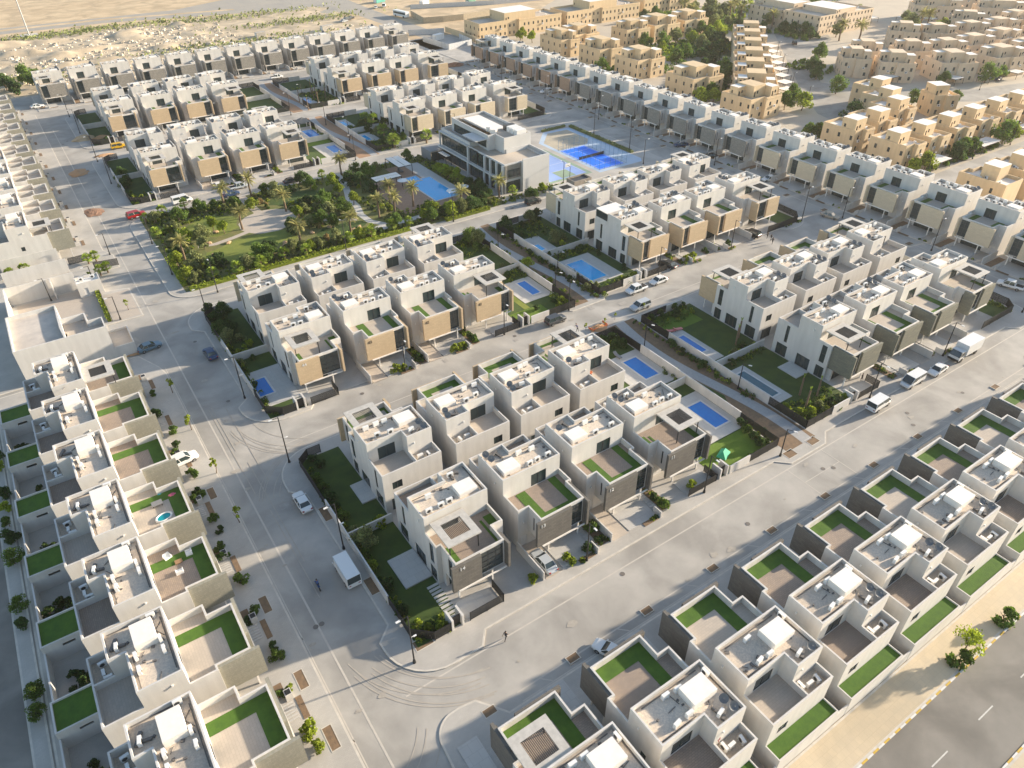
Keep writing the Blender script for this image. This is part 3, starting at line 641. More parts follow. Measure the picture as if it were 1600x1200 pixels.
N1, N2, N3, N4 = 'the central block', 'the block below the park', 'the truck-side block', 'the block below the courts'
corner_block(53.1, 88.1, True, N1); corner_block(106.7, 141.6, True, N2)
corner_block(53.3, 88.2, False, N3); corner_block(107.7, 142.6, False, N4)
corner_block(218.0, 253.4, True, 'the block above the park'); corner_block(276.4, 311.0, True, 'the upper-left block')
corner_block(218.6, 253.4, False, 'the block behind the clubhouse'); corner_block(274.6, 309.5, False, 'the hoarding-side block')
# pools and decks
deck(75.6,56.2,85.1,67.8); pool(80.45,58.6,83.6,65.15,'dark blue private pool with wide pale deck beside the house with brown pergola roof')
deck(76.5,72.5,85.1,84); pool(80.2,75.5,83.35,81.9,'dark blue private pool below the orange debris heap')
deck(77.5,110.5,84.9,120); pool(80.9,112.5,83.0,118.6,'small blue private pool by a striped deck and bright lawn, beside the path')
deck(93.2,108.5,103.5,121.5); pool(95.5,110.1,99.9,119.4,'large bright blue private pool beside the double-storey white villa', WATERL)
deck(94,127.5,99,136); pool(94.6,128.6,96.2,131.8,'tiny blue pool on a pale deck above the large bright pool', WATERL)
deck(93.3,57,98.2,68.5); pool(95.1,58.9,96.85,67.0,'narrow teal pool by the garden with three tall palm trunks', WATERT)
deck(93.2,72.6,97.6,84.3); pool(95.0,75.9,96.3,82.2,'narrow dark blue pool beside two pink loungers')
deck(20,107,26,119); pool(19.8,110.6,22.3,116.0,'dark blue corner pool beside the left street')
deck(77.5,218.5,84.9,231.5); pool(80.95,221.8,84.0,228.5,'blue private pool with pale deck just above the palm park')
deck(78,238,84.9,252); pool(80.3,240.5,84.0,248.3,'blue private pool beside the hip-roofed garden gazebo')
deck(93.6,225,99,234); pool(94.6,226.5,96.4,232.0,'pale blue pool half hidden by trees behind the clubhouse', WATERL)
deck(93.4,277,98,287); pool(94.4,278.6,96.4,285,'narrow blue pool in the far garden by propped palm trunks')
deck(94.0,243,98,252); pool(94.5,244,96.5,250,'small blue pool on the far garden above the path', WATERL)
deck(23.8,76.1,26.2,80.7, h=.35); deck(22.0,58.6,26.0,64.2,h=.35); deck(103,60,106.4,64.3,h=.3)
lawn(76,108.5,77.4,120, PARKLAWN, .15); lawn(72,232,84.5,237, mat('bright_lawn',(.12,.2,.015),.95,noise=.5,nscale=1,bump=.5,bscale=25), .15); lawn(72,214.8,80,220, MATS['bright_lawn'], .15); lawn(72,104.3,80,108.4, MATS['bright_lawn'], .15)
lawn(72,50.5,84,56, MATS['bright_lawn'], .15); lawn(92.9,84.3,104,90.4, MATS['bright_lawn'], .15)
# footpath strip between the blocks
for v0, v1, amp, m in ((47.8,93,1.6,SOIL),(103.5,149,1.4,SOIL),(212.5,261,1.8,mat('orange_soil',(.42,.25,.14),.95,noise=1,nscale=.5,c2=(.34,.2,.12),bump=.4)),(270,315.5,1.6,MATS['orange_soil'])):
    sheet('path_bed', [rect(85.6,v0,92.6,v1)], .130, m); b = MB(); n = 24; prev = None
    for i in range(n+1):
        v = v0+(v1-v0)*i/n; c = 89.3+amp*math.sin(i/n*5.2+.9); cur = ((c-1.15,v,.138),(c+1.15,v,.138))
        if prev: b.face([prev[0],prev[1],cur[1],cur[0]])
        prev = cur
    tag(b.build('footpath', mat('gravel_path', (.40,.39,.37), .9, noise=.8, nscale=2.5, c2=(.31,.30,.29))), kind='structure')
sheet('lawn', [[(86,76),(87.4,70),(88.4,64),(86.2,60),(85.7,70)]], .142, LAWN); sheet('lawn', [[(85.8,56),(87.5,54),(86.6,51),(85.8,52)]], .142, LAWN)

# ---------------------------------------------------------------- palm park
sheet('park_soil', [rect(18.7,157.2,104,203.8)], .130, mat('park_ground_cover', (.20,.17,.06), .95, noise=1, nscale=.35, c2=(.11,.14,.03), bump=.8, bscale=14))
def blob(cx, cy, rx, ry, n=26, j=.12, a=0):
    random.seed(int(cx*7+cy)); return [(cx+(rx*math.cos(t)*math.cos(a)-ry*math.sin(t)*math.sin(a))*(1+random.uniform(-j,j)), cy+(rx*math.cos(t)*math.sin(a)+ry*math.sin(t)*math.cos(a))*(1+random.uniform(-j,j))) for t in [2*math.pi*i/n for i in range(n)]]
sheet('lawn', [blob(33.5,188.5,6.5,6.5), blob(38,171.5,13,5.2,a=.1)], .136, PARKLAWN)
sheet('lawn', [blob(79.5,191,4.5,8.5), blob(57,194.5,7,4.5), blob(60,168,7,3.2)], .136, LAWN)
sheet('plaza', [blob(46.3,183.5,7.8,7.0,36,.03,.5)], .142, PAVL)
def path(pts, w, m, z=.140, name='footpath'):
    b = MB(); P = [Vector(p) for p in pts]; L = []
    for i, p in enumerate(P):
        d = (P[min(i+1,len(P)-1)]-P[max(i-1,0)]).normalized(); n = Vector((-d.y,d.x))*w/2; L.append((p+n, p-n))
    for (a,b1),(c,d1) in zip(L, L[1:]): b.face([(a.x,a.y,z),(b1.x,b1.y,z),(d1.x,d1.y,z),(c.x,c.y,z)])
    return tag(b.build(name, m), kind='structure')
path([(27,178.5),(31,177.6),(35.5,178.6),(40,180)], 1.5, PAVL); path([(45.6,203.8),(45.6,197),(46,190)], 2.2, PAVL)
path([(74.3,203.8),(73.6,197),(71.5,190),(69.8,185),(69.5,179),(68,173.5),(68.2,168),(71,163.6),(76,162.8),(82,163.4)], 1.9, PATIO, .141); path([(52,178),(56,177),(60,175),(66,171)], 1.4, PAVL, .139); path([(60,161.5),(66,162.5),(71,163)], 3.0, PATIO, .143)
def hedge(p, q, wd, h, label, m=None):
    b = MB(); L = math.hypot(q[0]-p[0],q[1]-p[1]); n = int(L*wd*26)
    rnd = random.Random(int(L*10))
    b.box(.05,L-.05,-wd/2+.08,wd/2-.08,0,h-.1)
    for i in range(n):
        x, y, z = rnd.uniform(0,L), rnd.uniform(-wd/2,wd/2), h*(1-rnd.random()**3*.9)
        leaf(b, (x,y,z), rnd, .16)
    o = b.build('hedge', m or FOL['y']); o.location = (p[0],p[1],.12); o.rotation_euler = (0,0,math.atan2(q[1]-p[1],q[0]-p[0])); tag(o, label, 'hedge'); return o
def leaf(b, c, rnd, s):
    a = Vector((rnd.gauss(0,1), rnd.gauss(0,1), rnd.gauss(0,.6))).normalized(); u = a.orthogonal().normalized(); w_ = a.cross(u); s *= rnd.uniform(.6,1.35)
    c = Vector(c); i = len(b.v); b.v += [tuple(c-u*s-w_*s*.6), tuple(c+u*s-w_*s*.6), tuple(c+u*s+w_*s*.6), tuple(c-u*s+w_*s*.6)]; b.f.append([i,i+1,i+2,i+3]); b.m.append(0)
hedge((19.6,157.4),(74.5,157.4),1.4,.7,'long low yellow-green hedge along the near edge of the palm park')
hedge((84.5,156.8),(98,156.8),1.6,.8,'low green hedge beside the street below the pool deck')
hedge((19.2,160),(19.2,176),1.2,.7,'low hedge on the street side of the palm park, left edge')
hedge((158.3,199.4),(158.5,167.5),1.3,.7,'dark low hedge along the street side of the sports courts', FOL['o'])
hedge((147,200.4),(157,200.6),1.0,.6,'short dark hedge at the far tip of the sports court plot', FOL['o'])
hedge((2.4,178.0),(2.4,153.5),.9,.9,'narrow yellow-green hedge strip beside the paved forecourt at left')
for i,(x,y) in enumerate([(33,184.2),(30.5,187.4),(29.8,178.8),(33.8,176.2),(28.9,171.5),(48.6,196.2),(53,169.8),(44.9,166.8),(45.4,168.4),(58,170.5),(64.3,166.2),(72.5,186.4),(79.5,196.0),(72,183.8),(71.6,182.8),(62.5,165.5)]):
    b = MB(); rnd = random.Random(i); n = 7
    for j in range(4):
        for k in range(n):
            t = 2*math.pi*k/n; r = [.5,.62,.45,.1][j]*rnd.uniform(.75,1.2); b.v.append((r*math.cos(t)*1.3, r*math.sin(t), [0,.18,.42,.5][j]))
    for j in range(3):
        for k in range(n): b.f.append([j*n+k, j*n+(k+1)%n, (j+1)*n+(k+1)%n, (j+1)*n+k]); b.m.append(0)
    o = b.build('boulder', mat('sandstone', (.55,.36,.2), .9, noise=.8, nscale=3)); o.location = (x,y,.13); o.rotation_euler = (0,0,i*1.3); later(o, 'orange sandstone boulder, {k} from left, on the lawns of the palm park', 'boulder', 'boulders in the palm park', 'boulder')
# ---------------------------------------------------------------- pool deck and clubhouse
deck(78,166,98.8,191, mat('brown_deck',(.40,.26,.17),.8,brick=(1.5,.15,(.35,.22,.15),(.22,.14,.1),.01),noise=.5,nscale=1)); deck(93.8,171,98.7,199, h=.215); deck(88,191.0,93.8,199.5, MATS['brown_deck'])
o = thing('swimming_pool', (92.5,178,0)); b = MB(); poly = [(88.9,169.7),(96,169.7),(96,186.2),(93.1,186.2),(93.1,184.9),(88.9,184.9)]
b.face([(p[0]-92.5,p[1]-178,.22) for p in poly]); b.build('water', WATERL, o); b = MB()
for (x0,x1,y0,y1) in ((88.5,96.4,169.3,169.7),(96,96.4,169.7,186.6),(88.5,88.9,169.7,185.3),(93.1,96,186.2,186.6),(88.9,93.1,184.9,185.3)): b.box(x0-92.5,x1-92.5,y0-178,y1-178,.1,.27)
b.build('coping', MATS['pool_coping'], o); tag(o, 'large bright blue community pool on the deck beside the clubhouse', 'pool')
pool(88.9,185.75,92.8,189.2,'small bright blue children’s pool joined to the community pool'.replace('’',"'"), WATERL, .3)
def canopy(x0,y0,x1,y1,z,label,strips=2,cm=None,name='shade_canopy',post=BLACK,along='y'):
    o = thing(name, ((x0+x1)/2,(y0+y1)/2,.2)); a, c = (x1-x0)/2, (y1-y0)/2; b = MB()
    for k in range(strips):
        if along == 'y': w_ = 2*a/strips; b.box(-a+k*w_+.12,-a+(k+1)*w_-.12,-c,c,z,z+.07)
        else: w_ = 2*c/strips; b.box(-a,a,-c+k*w_+.12,-c+(k+1)*w_-.12,z,z+.07)
    b.build('roof_panel', cm or CAPW, o); b = MB()
    b.box(-a,a,-c-.06,-c+.06,z-.16,z-.02); b.box(-a,a,c-.06,c+.06,z-.16,z-.02); b.box(-a-.06,-a+.06,-c+.06,c-.06,z-.16,z-.02); b.box(a-.06,a+.06,-c+.06,c-.06,z-.16,z-.02)
    b.build('frame', post, o)
    for sx in (-1,1):
        for sy in (-1,1): q = MB(); q.box(sx*a-.07,sx*a+.07,sy*c-.07,sy*c+.07,0,z-.16); q.build('post', post, o)
    if label: tag(o, label, 'canopy')
    return o
canopy(88.5,191,92.9,199.8,3,'white two-strip shade canopy at the far end of the pool deck')
canopy(78.3,184.4,86.1,188.1,3,'white two-strip shade canopy over sofas on the pool deck',along='x')
for i,(x,y) in enumerate([(85.7,183.2),(97.6,169.4),(93.4,168.6)]):
    o = thing('parasol', (x,y,.2)); b = MB(); n = 12; b.v.append((0,0,2.7))
    for k in range(n): b.v.append((1.5*math.cos(6.283*k/n),1.5*math.sin(6.283*k/n),2.25))
    for k in range(n): b.v.append((1.5*math.cos(6.283*k/n),1.5*math.sin(6.283*k/n),2.18))
    for k in range(n): b.f.append([0,1+k,1+(k+1)%n]); b.m.append(0); b.f.append([1+k,1+n+k,1+n+(k+1)%n,1+(k+1)%n]); b.m.append(0)
    b.build('parasol_canopy', mat('white_fabric',(.80,.79,.76),.8), o); b = MB(); b.cyl((0,0,0),(0,0,2.6),.04,.04,6); b.build('pole', BLACK, o)
    tag(o, ['round white parasol beside the children\'s pool','round white parasol at the right corner of the pool deck','round white parasol at the near end of the big pool'][i], 'parasol')
def sofa(x,y,rz,label,m=None,L=1.9):
    o = thing('garden_sofa', (x,y,.2), rz); b = MB(); b.box(-L/2,L/2,-.4,.4,.1,.42); b.build('seat', m or mat('grey_fabric',(.2,.19,.18),.9), o); b = MB(); b.box(-L/2,L/2,.4,.58,.1,.8); b.box(-L/2-.15,-L/2,-.4,.4,.1,.6); b.box(L/2,L/2+.15,-.4,.4,.1,.6); b.build('backrest', m or MATS['grey_fabric'], o); tag(o, label, 'sofa'); return o
sofa(80.6,185.6,0,'grey sofa at the left under the sofa-side pool canopy'); sofa(83.6,185.8,.3,'grey sofa at the right under the sofa-side pool canopy'); sofa(91,195,1.57,'dark sofa under the far pool canopy')

def pane_wall(root, x0, x1, y, z0, z1, n, axis='x', inset=.03, name='window', nh=1):
    """glazing on a face: axis x -> plane y const facing -y ; axis y -> plane x const facing -x"""
    fr = MB(); pn = MB()
    for k in range(n+1):
        t = x0+(x1-x0)*k/n
        if axis == 'x': fr.box(t-.05,t+.05,y-.08,y+.02,z0,z1)
        else: fr.box(y-.08,y+.02,t-.05,t+.05,z0,z1)
    for k in range(nh+1):
        z = z0+(z1-z0)*k/nh
        if axis == 'x': fr.box(x0,x1,y-.07,y+.02,z-.04,z+.04)
        else: fr.box(y-.07,y+.02,x0,x1,z-.04,z+.04)
    if axis == 'x': pn.box(x0,x1,y-.03,y+.02,z0,z1)
    else: pn.box(y-.03,y+.02,x0,x1,z0,z1)
    f = fr.build(name, FRAME, root); pn.build('pane', GLASS, f)
o = thing('clubhouse', (112,178,0)); X0, Y0 = 112, 178
def T(m):
    m.v = [(p[0]-X0, p[1]-Y0, p[2]) for p in m.v]; return m
cw = mat('clubhouse_render', (.56,.55,.53), .85, noise=.5, nscale=.4, c2=(.48,.47,.45))
b = MB()     # volumes: far wing, near wing, tower block, sunny end wall
b.tub(rect(107.4,181.5,122,198.2), 8.3, 9.4, .3, [dict(z0=0),dict(open=1),dict(z0=0),dict(z0=3.8)])
b.tub([(107.0,162.8),(112.4,162.8),(112.4,162.0),(120.6,162.0),(120.6,181.49),(107.0,181.49)], 8.0, 8.5, .25, [dict(z0=0),dict(z0=0),dict(z0=0,holes=[(1.6,6.0,4.6,6.6,'window',1)] if False else []),dict(z0=0),dict(open=1),dict(z0=0)])
b.box(112.4,121.4,161.6,161.99,0,9.2); b.box(121.0,121.4,162.0,171,0,9.2); b.box(113.1,121.4,170.9,171.2,8.0,9.2)
b.tub([(112.6,171.3),(121.8,171.3),(121.8,196.5),(110.2,196.5),(110.2,176),(112.6,176)], 11.8, 12.4, .25, [dict(z0=8.0)]*4+[dict(z0=8.0)]*2)
b.box(106.4,110.1,176.6,184,11.0,11.25); b.box(106.2,107.3,161.9,199,3.75,4.15); b.box(106.6,107.39,181.6,198.6,8.3,8.55)
for y in (181.6,198.3,): b.box(106.6,107.0,y-.2,y+.2,4.15,8.3)
for y in (163.2,166.2,169.4,172.4,181.4): b.box(106.2,106.6,y-.35,y+.35,0,3.75); b.box(106.4,107.0,y-.35,y+.35,4.15,8.2)
T(b).build('wall', cw, o)
b = MB(); b.face([(107.7,181.5,8.3),(121.7,181.5,8.3),(121.7,197.9,8.3),(107.7,197.9,8.3)]); b.face([(107.25,163.05,8.0),(120.35,163.05,8.0),(120.35,181.4,8.0),(107.25,181.4,8.0)]); b.face([(112.85,171.55,11.8),(121.55,171.55,11.8),(121.55,196.2,11.8),(112.85,196.2,11.8)]); T(b).build('roof', SCREED, o)
b = MB(); b.box(113.5,119,180,195,11.81,12.0); T(b).build('white_roof_sheet', CAPW, o)
b = MB(); b.box(107.0,107.2,176.5,181.3,4.2,8.2); b.box(107.1,112.4,162.5,162.79,4.2,8.1); T(b).build('stone_facing', STONES['grey'], o)
ro = thing('x',(0,0,0)); bpy.data.objects.remove(ro)
def cp(x0,x1,y,z0,z1,n,axis,name='window',nh=1):
    fr = MB(); pn = MB()
    for k in range(n+1):
        t = x0+(x1-x0)*k/n
        (fr.box(t-.05,t+.05,y-.08,y-.001,z0,z1) if axis == 'x' else fr.box(y-.08,y-.001,t-.05,t+.05,z0,z1))
    for k in range(nh+1):
        z = z0+(z1-z0)*k/nh
        (fr.box(x0,x1,y-.07,y-.002,z-.04,z+.04) if axis == 'x' else fr.box(y-.07,y-.002,x0,x1,z-.04,z+.04))
    (pn.box(x0,x1,y-.04,y-.003,z0,z1) if axis == 'x' else pn.box(y-.04,y-.003,x0,x1,z0,z1))
    f = T(fr).build(name, FRAME, o); T(pn).build('pane', GLASS, f)
for y0, y1 in ((163.6,165.8),(166.6,169.0),(169.8,172.0),(172.8,176.3)): cp(y0,y1,106.99,4.3,8.0,1 if y1-y0 < 3 else 2,'y',nh=2)
cp(177,181,106.99,4.4,8.0,3,'y',nh=3); cp(182.2,197.8,107.35,4.5,7.6,6,'y'); cp(162.9,181,106.99,.2,3.6,8,'y','ground_floor_glazing'); cp(182,198,107.39,.2,3.6,7,'y','ground_floor_glazing')
cp(108.0,111.8,162.49,4.8,6.8,2,'x'); cp(177,195,110.19,8.7,10.9,8,'y','upper_glazing'); cp(107.6,112.2,162.79,.3,3.4,2,'x','ground_floor_glazing')
for k in range(4): b = MB(); b.box(117.6,120.8,172.2+k*1.9,173.7+k*1.9,11.8,13.3); T(b).build('roof_plant', WHITEM if k < 3 else FRAME, o)
b = MB(); b.cyl((112.9+.8,178.5,11.81),(113.7,178.5,13.0),1.1,1.1,16); T(b).build('water_tank', CAPW, o)
b = MB(); b.cyl((113.7,181,11.81),(113.7,181,13.0),.8,.8,16); T(b).build('water_tank', CAPW, o)
tag(o, 'grey and white three-storey clubhouse with tall glazing beside the community pool', 'clubhouse')
o = thing('pavilion', (105,200,0)); b = MB(); b.box(-2.6,-2.4,-3,3,.1,3); b.box(-2.4,3.2,2.8,3,.1,3); b.box(-2.6,3.3,-3,3,3.001,3.3); b.build('wall', mat('grey_render',(.25,.25,.25),.8), o); b = MB(); b.box(-2.2,3,-2.9,-2.85,.2,2.9); b.build('glazing', GLASS, o); tag(o,'low grey pavilion with flat roof beside the clubhouse entrance','pavilion')
canopy(104.4,191,106.2,196,2.8,'small striped canopy against the clubhouse side wall',strips=3,cm=WHITEM)

# ---------------------------------------------------------------- sports courts
sheet('court_apron', [[(139.4,191.5),(139.4,160.3),(156,160.3),(157.6,162.5),(157.6,199),(147,199.6)]], .132, mat('court_apron',(.40,.52,.66),.8,noise=.6,nscale=.4,c2=(.50,.54,.56)))
sheet('sand_court', [[(140.8,190.7),(140.8,182.5),(152.5,182.5),(155.5,186),(155.5,197.5),(147.6,197.9)]], .138, mat('sand_court',(.50,.43,.31),.95,noise=1,nscale=.4,c2=(.38,.34,.27)))
o = thing('tennis_court', (145.7,172,.14)); b = MB(); b.face([(-4.9,-9.8,0),(4.7,-9.8,0),(4.7,9.7,0),(-4.9,9.7,0)]); b.build('playing_surface', mat('blue_court',(.006,.17,.85),.6,noise=.3,nscale=.5,c2=(.008,.20,.9)), o)
b = MB()
for (x0,x1,y0,y1) in ((-4.6,4.4,9.3,9.4),(-4.6,4.4,-9.5,-9.4),(-4.6,-4.5,-9.4,9.3),(4.3,4.4,-9.4,9.3),(-4.6,4.4,6.4,6.5),(-4.6,4.4,-6.6,-6.5),(-.15,-.05,-6.5,6.4)): b.face([(x0,y0,.006),(x1,y0,.006),(x1,y1,.006),(x0,y1,.006)])
b.build('court_lines', WHITEM, o); b = MB(); b.box(-5.0,4.8,-.07,-.03,.05,.95); b.build('net', BLACK, o); b = MB()
for x in (-5.0,4.8): b.cyl((x,-.05,0),(x,-.05,1.2),.05,.05,6)
b.build('net_posts', BLACK, o)['kind'] = 'stuff'
tag(o, 'blue paddle tennis court with white lines and a net', 'court')
o = thing('court_fence', (145.7,172,.14)); b = MB()
for x,y in [(sx,y) for sx in (-5.4,5.3) for y in [-10.2+2.04*k for k in range(11)]]+[(x,sy) for sy in (-10.2,10.2) for x in (-3.3,-1.2,.9,3)]: b.cyl((x,y,0),(x,y,3.4),.045,.045,5)
b.build('posts', mat('blue_post',(.03,.14,.25),.5), o)['kind'] = 'stuff'
b = MB()
for z in (.1,1.2,3.3):
    b.box(-5.4,5.3,-10.22,-10.18,z,z+.03); b.box(-5.4,5.3,10.18,10.22,z,z+.03); b.box(-5.42,-5.38,-10.2,10.2,z,z+.03); b.box(5.28,5.32,-10.2,10.2,z,z+.03)
b.build('rails', MATS['blue_post'], o); tag(o, 'tall thin blue wire fence around the blue paddle court', 'fence')
sheet('court_apron', [rect(122,161.5,137.6,186)], .133, mat('green_court_edge',(.27,.36,.26),.8,noise=.5,nscale=1))
o = thing('basketball_court', (129.5,173.5,.14)); b = MB(); b.face([(-6.8,-10.8,0),(6.8,-10.8,0),(6.8,11,0),(-6.8,11,0)]); b.build('playing_surface', mat('mauve_court',(.25,.36,.66),.6,noise=.4,nscale=.5,c2=(.32,.42,.68)), o); b = MB(); b.face([(-2,-10.5,.006),(3,-10.5,.006),(3,-5.2,.006),(-2,-5.2,.006)]); b.build('key_area', MATS['green_court_edge'], o)
b = MB()
for (x0,x1,y0,y1) in ((-6.5,6.5,10.5,10.6),(-6.5,-6.4,-10.5,10.5),(6.4,6.5,-10.5,10.5),(-6.5,6.5,-.05,.05),(-2.1,3.1,-5.2,-5.1)): b.face([(x0,y0,.01),(x1,y0,.01),(x1,y1,.01),(x0,y1,.01)])
b.build('court_lines', WHITEM, o); tag(o,'mauve and green basketball court behind the clubhouse end wall','court')
o = thing('basketball_hoop', (129.6,162.3,.14)); b = MB(); b.cyl((0,0,0),(0,0,3.3),.09,.07,8); b.cyl((0,0,3.2),(0,1.1,3.3),.06,.06,6); b.build('post', BLACK, o); b = MB(); b.box(-.9,.9,1.1,1.15,2.8,3.9); b.build('backboard', WHITEM, o); b = MB(); b.cyl((0,1.4,2.95),(0,1.4,2.98),.23,.23,12,cap=False); b.build('rim', mat('orange_paint',(.6,.15,.02),.5), o); tag(o,'basketball hoop with white backboard at the near end of the mauve court','basketball hoop')
o = thing('service_hut', (127.5,155.5,.1)); b = MB(); b.tub(rect(-3.2,-2,3,1.6), 2.3,2.7,.2,[dict(z0=0)]*4); b.build('wall', mat('brown_render',(.33,.29,.24),.9,noise=.5), o); b = MB(); b.face([(-3,-1.8,2.3),(2.8,-1.8,2.3),(2.8,1.4,2.3),(-3,1.4,2.3)]); b.build('roof', FRAME, o); tag(o,'small brown walled utility hut between the courts and the villas','hut')

# ---------------------------------------------------------------- tan villas beyond (upper right)
def tan_part(root, m, name='wall', parts=None): return m.build(name, parts, root)
def tan_villa(x, y, wd, dp, rz, style, label, m=TANW, group='tan villas beyond', h=7.4, top=None, tree=None, key='tan'):
    """front faces -y in local axes, footprint 0..wd x 0..dp"""
    o = thing('tan_villa', (x,y,0), rz); b = MB(); panes = []; rnd = random.Random(int(x*3+y*7))
    def wins(L, n, rows, s=.9):
        hs = []
        for k in range(n):
            c = L*(k+.5)/n+rnd.uniform(-.2,.2)
            for z in rows: hs.append((c-s/2, c+s/2, z, z+1.35, 'window', 1))
        return hs
    st = h > 8.5
    rows = (1.1,4.3,7.2) if st else (1.0,4.3)
    if style == 'slab':
        ed = [dict(z0=0,holes=wins(wd,max(2,int(wd/2.6)),rows)),dict(z0=0,holes=wins(dp,max(1,int(dp/5)),rows,.7)),dict(z0=0),dict(z0=0,holes=wins(dp,max(2,int(dp/3.4)),rows,.8))]
    else: ed = [dict(z0=0,holes=wins(wd,max(2,int(wd/3.2)),rows,.95)),dict(z0=0,holes=wins(dp,2,rows,.7)),dict(z0=0),dict(z0=0,holes=wins(dp,max(2,int(dp/3.6)),rows,.85))]
    # main body with stepped front: two bays of different depth
    a = wd*.46; f = 1.2 if wd > 7 else .8
    poly = [(0,f),(a,f),(a,0),(wd,0),(wd,dp),(0,dp)]
    def clip(hs, s0, s1): return [(q[0]-s0,q[1]-s0)+q[2:] for q in hs if q[0] > s0+.2 and q[1] < s1-.2]
    e = [dict(z0=0,holes=clip(ed[0]['holes'],0,a)),dict(z0=0),dict(z0=0,holes=clip(ed[0]['holes'],a,wd)),dict(z0=0,holes=ed[1]['holes']),dict(z0=0),dict(z0=0,holes=clip(ed[3]['holes'],0,dp-f))]
    ins = b.tub(poly, h-.9, h, .25, e, panes)
    b.box(a+.3,wd+.05,-.12,-.003,h-.7,h-.45); b.box(-.1,-.003,f,dp,h-.7,h-.5)
    if top is None: top = [(.1*wd,.38*dp,.62*wd,.8*dp,h+2.4)]
    fl = MB(); fl.face([(p[0],p[1],h-.9) for p in ins]); fl.build('roof', CAPW if style=='z' else SCREED, o)
    cap = MB(); cap2 = MB()
    for ti,(x0,y0,x1,y1,z1) in enumerate(top):
        hs = [(.6,1.3,h-.7,h+1.1,'door'),(1.9,2.7,h+.3,h+1.3,'window')] if x1-x0 > 3 else [(.4,1.1,h-.7,h+1.1,'door')]
        b.wall((x0,y0),(x1,y0),h-.9,z1,[q for q in hs if q[1] < x1-x0],panes=panes); b.wall((x1,y0),(x1,y1),h-.9,z1); b.wall((x1,y1),(x0,y1),h-.9,z1); b.wall((x0,y1),(x0,y0),h-.9,z1,[(.8,1.5,h+.2,h+1.2,'window')] if y1-y0 > 2.5 else [],panes=panes)
        cq = MB(); cq.box(x0-.05,x1+.05,y0-.05,y1+.05,z1,z1+.08); cq.build('upper_roof', m if (style in ('v','row') and ti == (1 if style == 'v' else 0)) else CAPW, o)
    b.build('wall', m, o)
    for nm, fr, pn in panes: p = fr.build(nm, FRAME, o); pn.build('pane', GLASS, p)
    for k in range(5):
        q = link_mesh('air_conditioner', AC, o); q.location = (rnd.uniform(.6*wd,.93*wd), rnd.uniform(.15*dp,.9*dp), h-.9); q.rotation_euler = (0,0,rnd.uniform(0,3))
    for k in range(2):
        q = link_mesh('balcony_unit', AC, o); q.location = (wd*(.25+.5*k), -.35 if k else f-.35, 3.6)
    later(o, label, 'house', group, key or label); return o
for i, x in enumerate([213.0,226.0,239.9,254.0,268.0,282.1,296.2,310.3,324.4]):
    tan_villa(x, 109.3, 8.4, 13.0, 0, 'z', 'tan villa with white hatch, {k} from left in the near tan row', key='Z', top=[(.3,4.2,5.6,8.6,10.2)])
for i, (x,y) in enumerate([(212.9,126.2),(226.4,127.2),(243.0,131.0),(251.5,139.5),(260.0,149.0)]):
    tan_villa(x, y, 8.2, 12.8, 0, 'z', 'tan villa, {k} from left in the stepped row below the tan street', key='Y', top=[(-.0+.2,1.8,5.4,6.6,10.4)])
tan_villa(268, 134, 8.6, 9.5, -.45, 'z', 'solitary tan villa with teal ground-floor window beside the round tree', key=None, top=[(.3,2.5,5.5,8,10.2)])
TW = lambda wd, dp: [(.04*wd,.55*dp,.30*wd,.8*dp,9.9),(.3*wd,.3*dp,.72*wd,.8*dp,10.4),(.72*wd,.12*dp,.95*wd,.42*dp,10.0)]
for i, (x,y,w_,d_) in enumerate([(215.5,197.3,15,15.8),(217.9,230.6,13.8,15.4),(217.5,254.2,12,15.4),(215.2,278.4,9.6,17.5),(226,283,14,14),(253.2,277.5,13.6,12.5),(270.4,277,15.6,16),(290.8,277.3,15,15)]):
    tan_villa(x, y, w_, d_, 0, 'v', 'large tan villa, {k} from left, in the tan group behind the grey row', key='Vt', top=TW(w_,d_))
tan_villa(212.4, 167.0, 14.6, 14.6, 0, 'v', 'tan villa at the near end of the long slanting terrace', key=None, top=TW(14.6,14.6))
for k in range(6):
    x = 222.5+13.6*k; y = 184.5+12.4*k
    tan_villa(x, y, 15.5-k*.5, 17.6, -.80, 'row', 'tan terraced house, {k} from left in the slanting terrace by the curved street', key='Wrow', h=7.2+.3*(k%2), top=[(4.2,7.5,11,14.5,9.9),(1.0,4.0,4.15,9.0,8.9),(11.05,3.0,14,7.0,8.9)])
def big(x0,y0,x1,y1,label,m=TANW,mid=None,h=7.6):
    wd, dp = x1-x0, y1-y0
    mid = mid or (.3*wd,.05*dp,.68*wd,.95*dp)
    tan_villa(x0,y0,wd,dp,0,'slab',label,m,key=None,h=h,top=[(mid[0],mid[1]+.5,mid[2],mid[3],10.8)])
big(203.7,329.3,253,345,'long three-storey tan apartment block behind the boundary wall, upper middle')
big(256.9,328.3,306,344.5,'second long tan apartment block, right of the first, upper middle')
big(312,330,352,344.5,'third tan apartment block near the top edge')
big(344,239,385,262,'wide pale tan building with dark glass stair tower by the curved street', TANG, h=9.2)
big(345,262,372,285,'rear wing of the pale tan building under the palm garden', TANG, h=8.6)
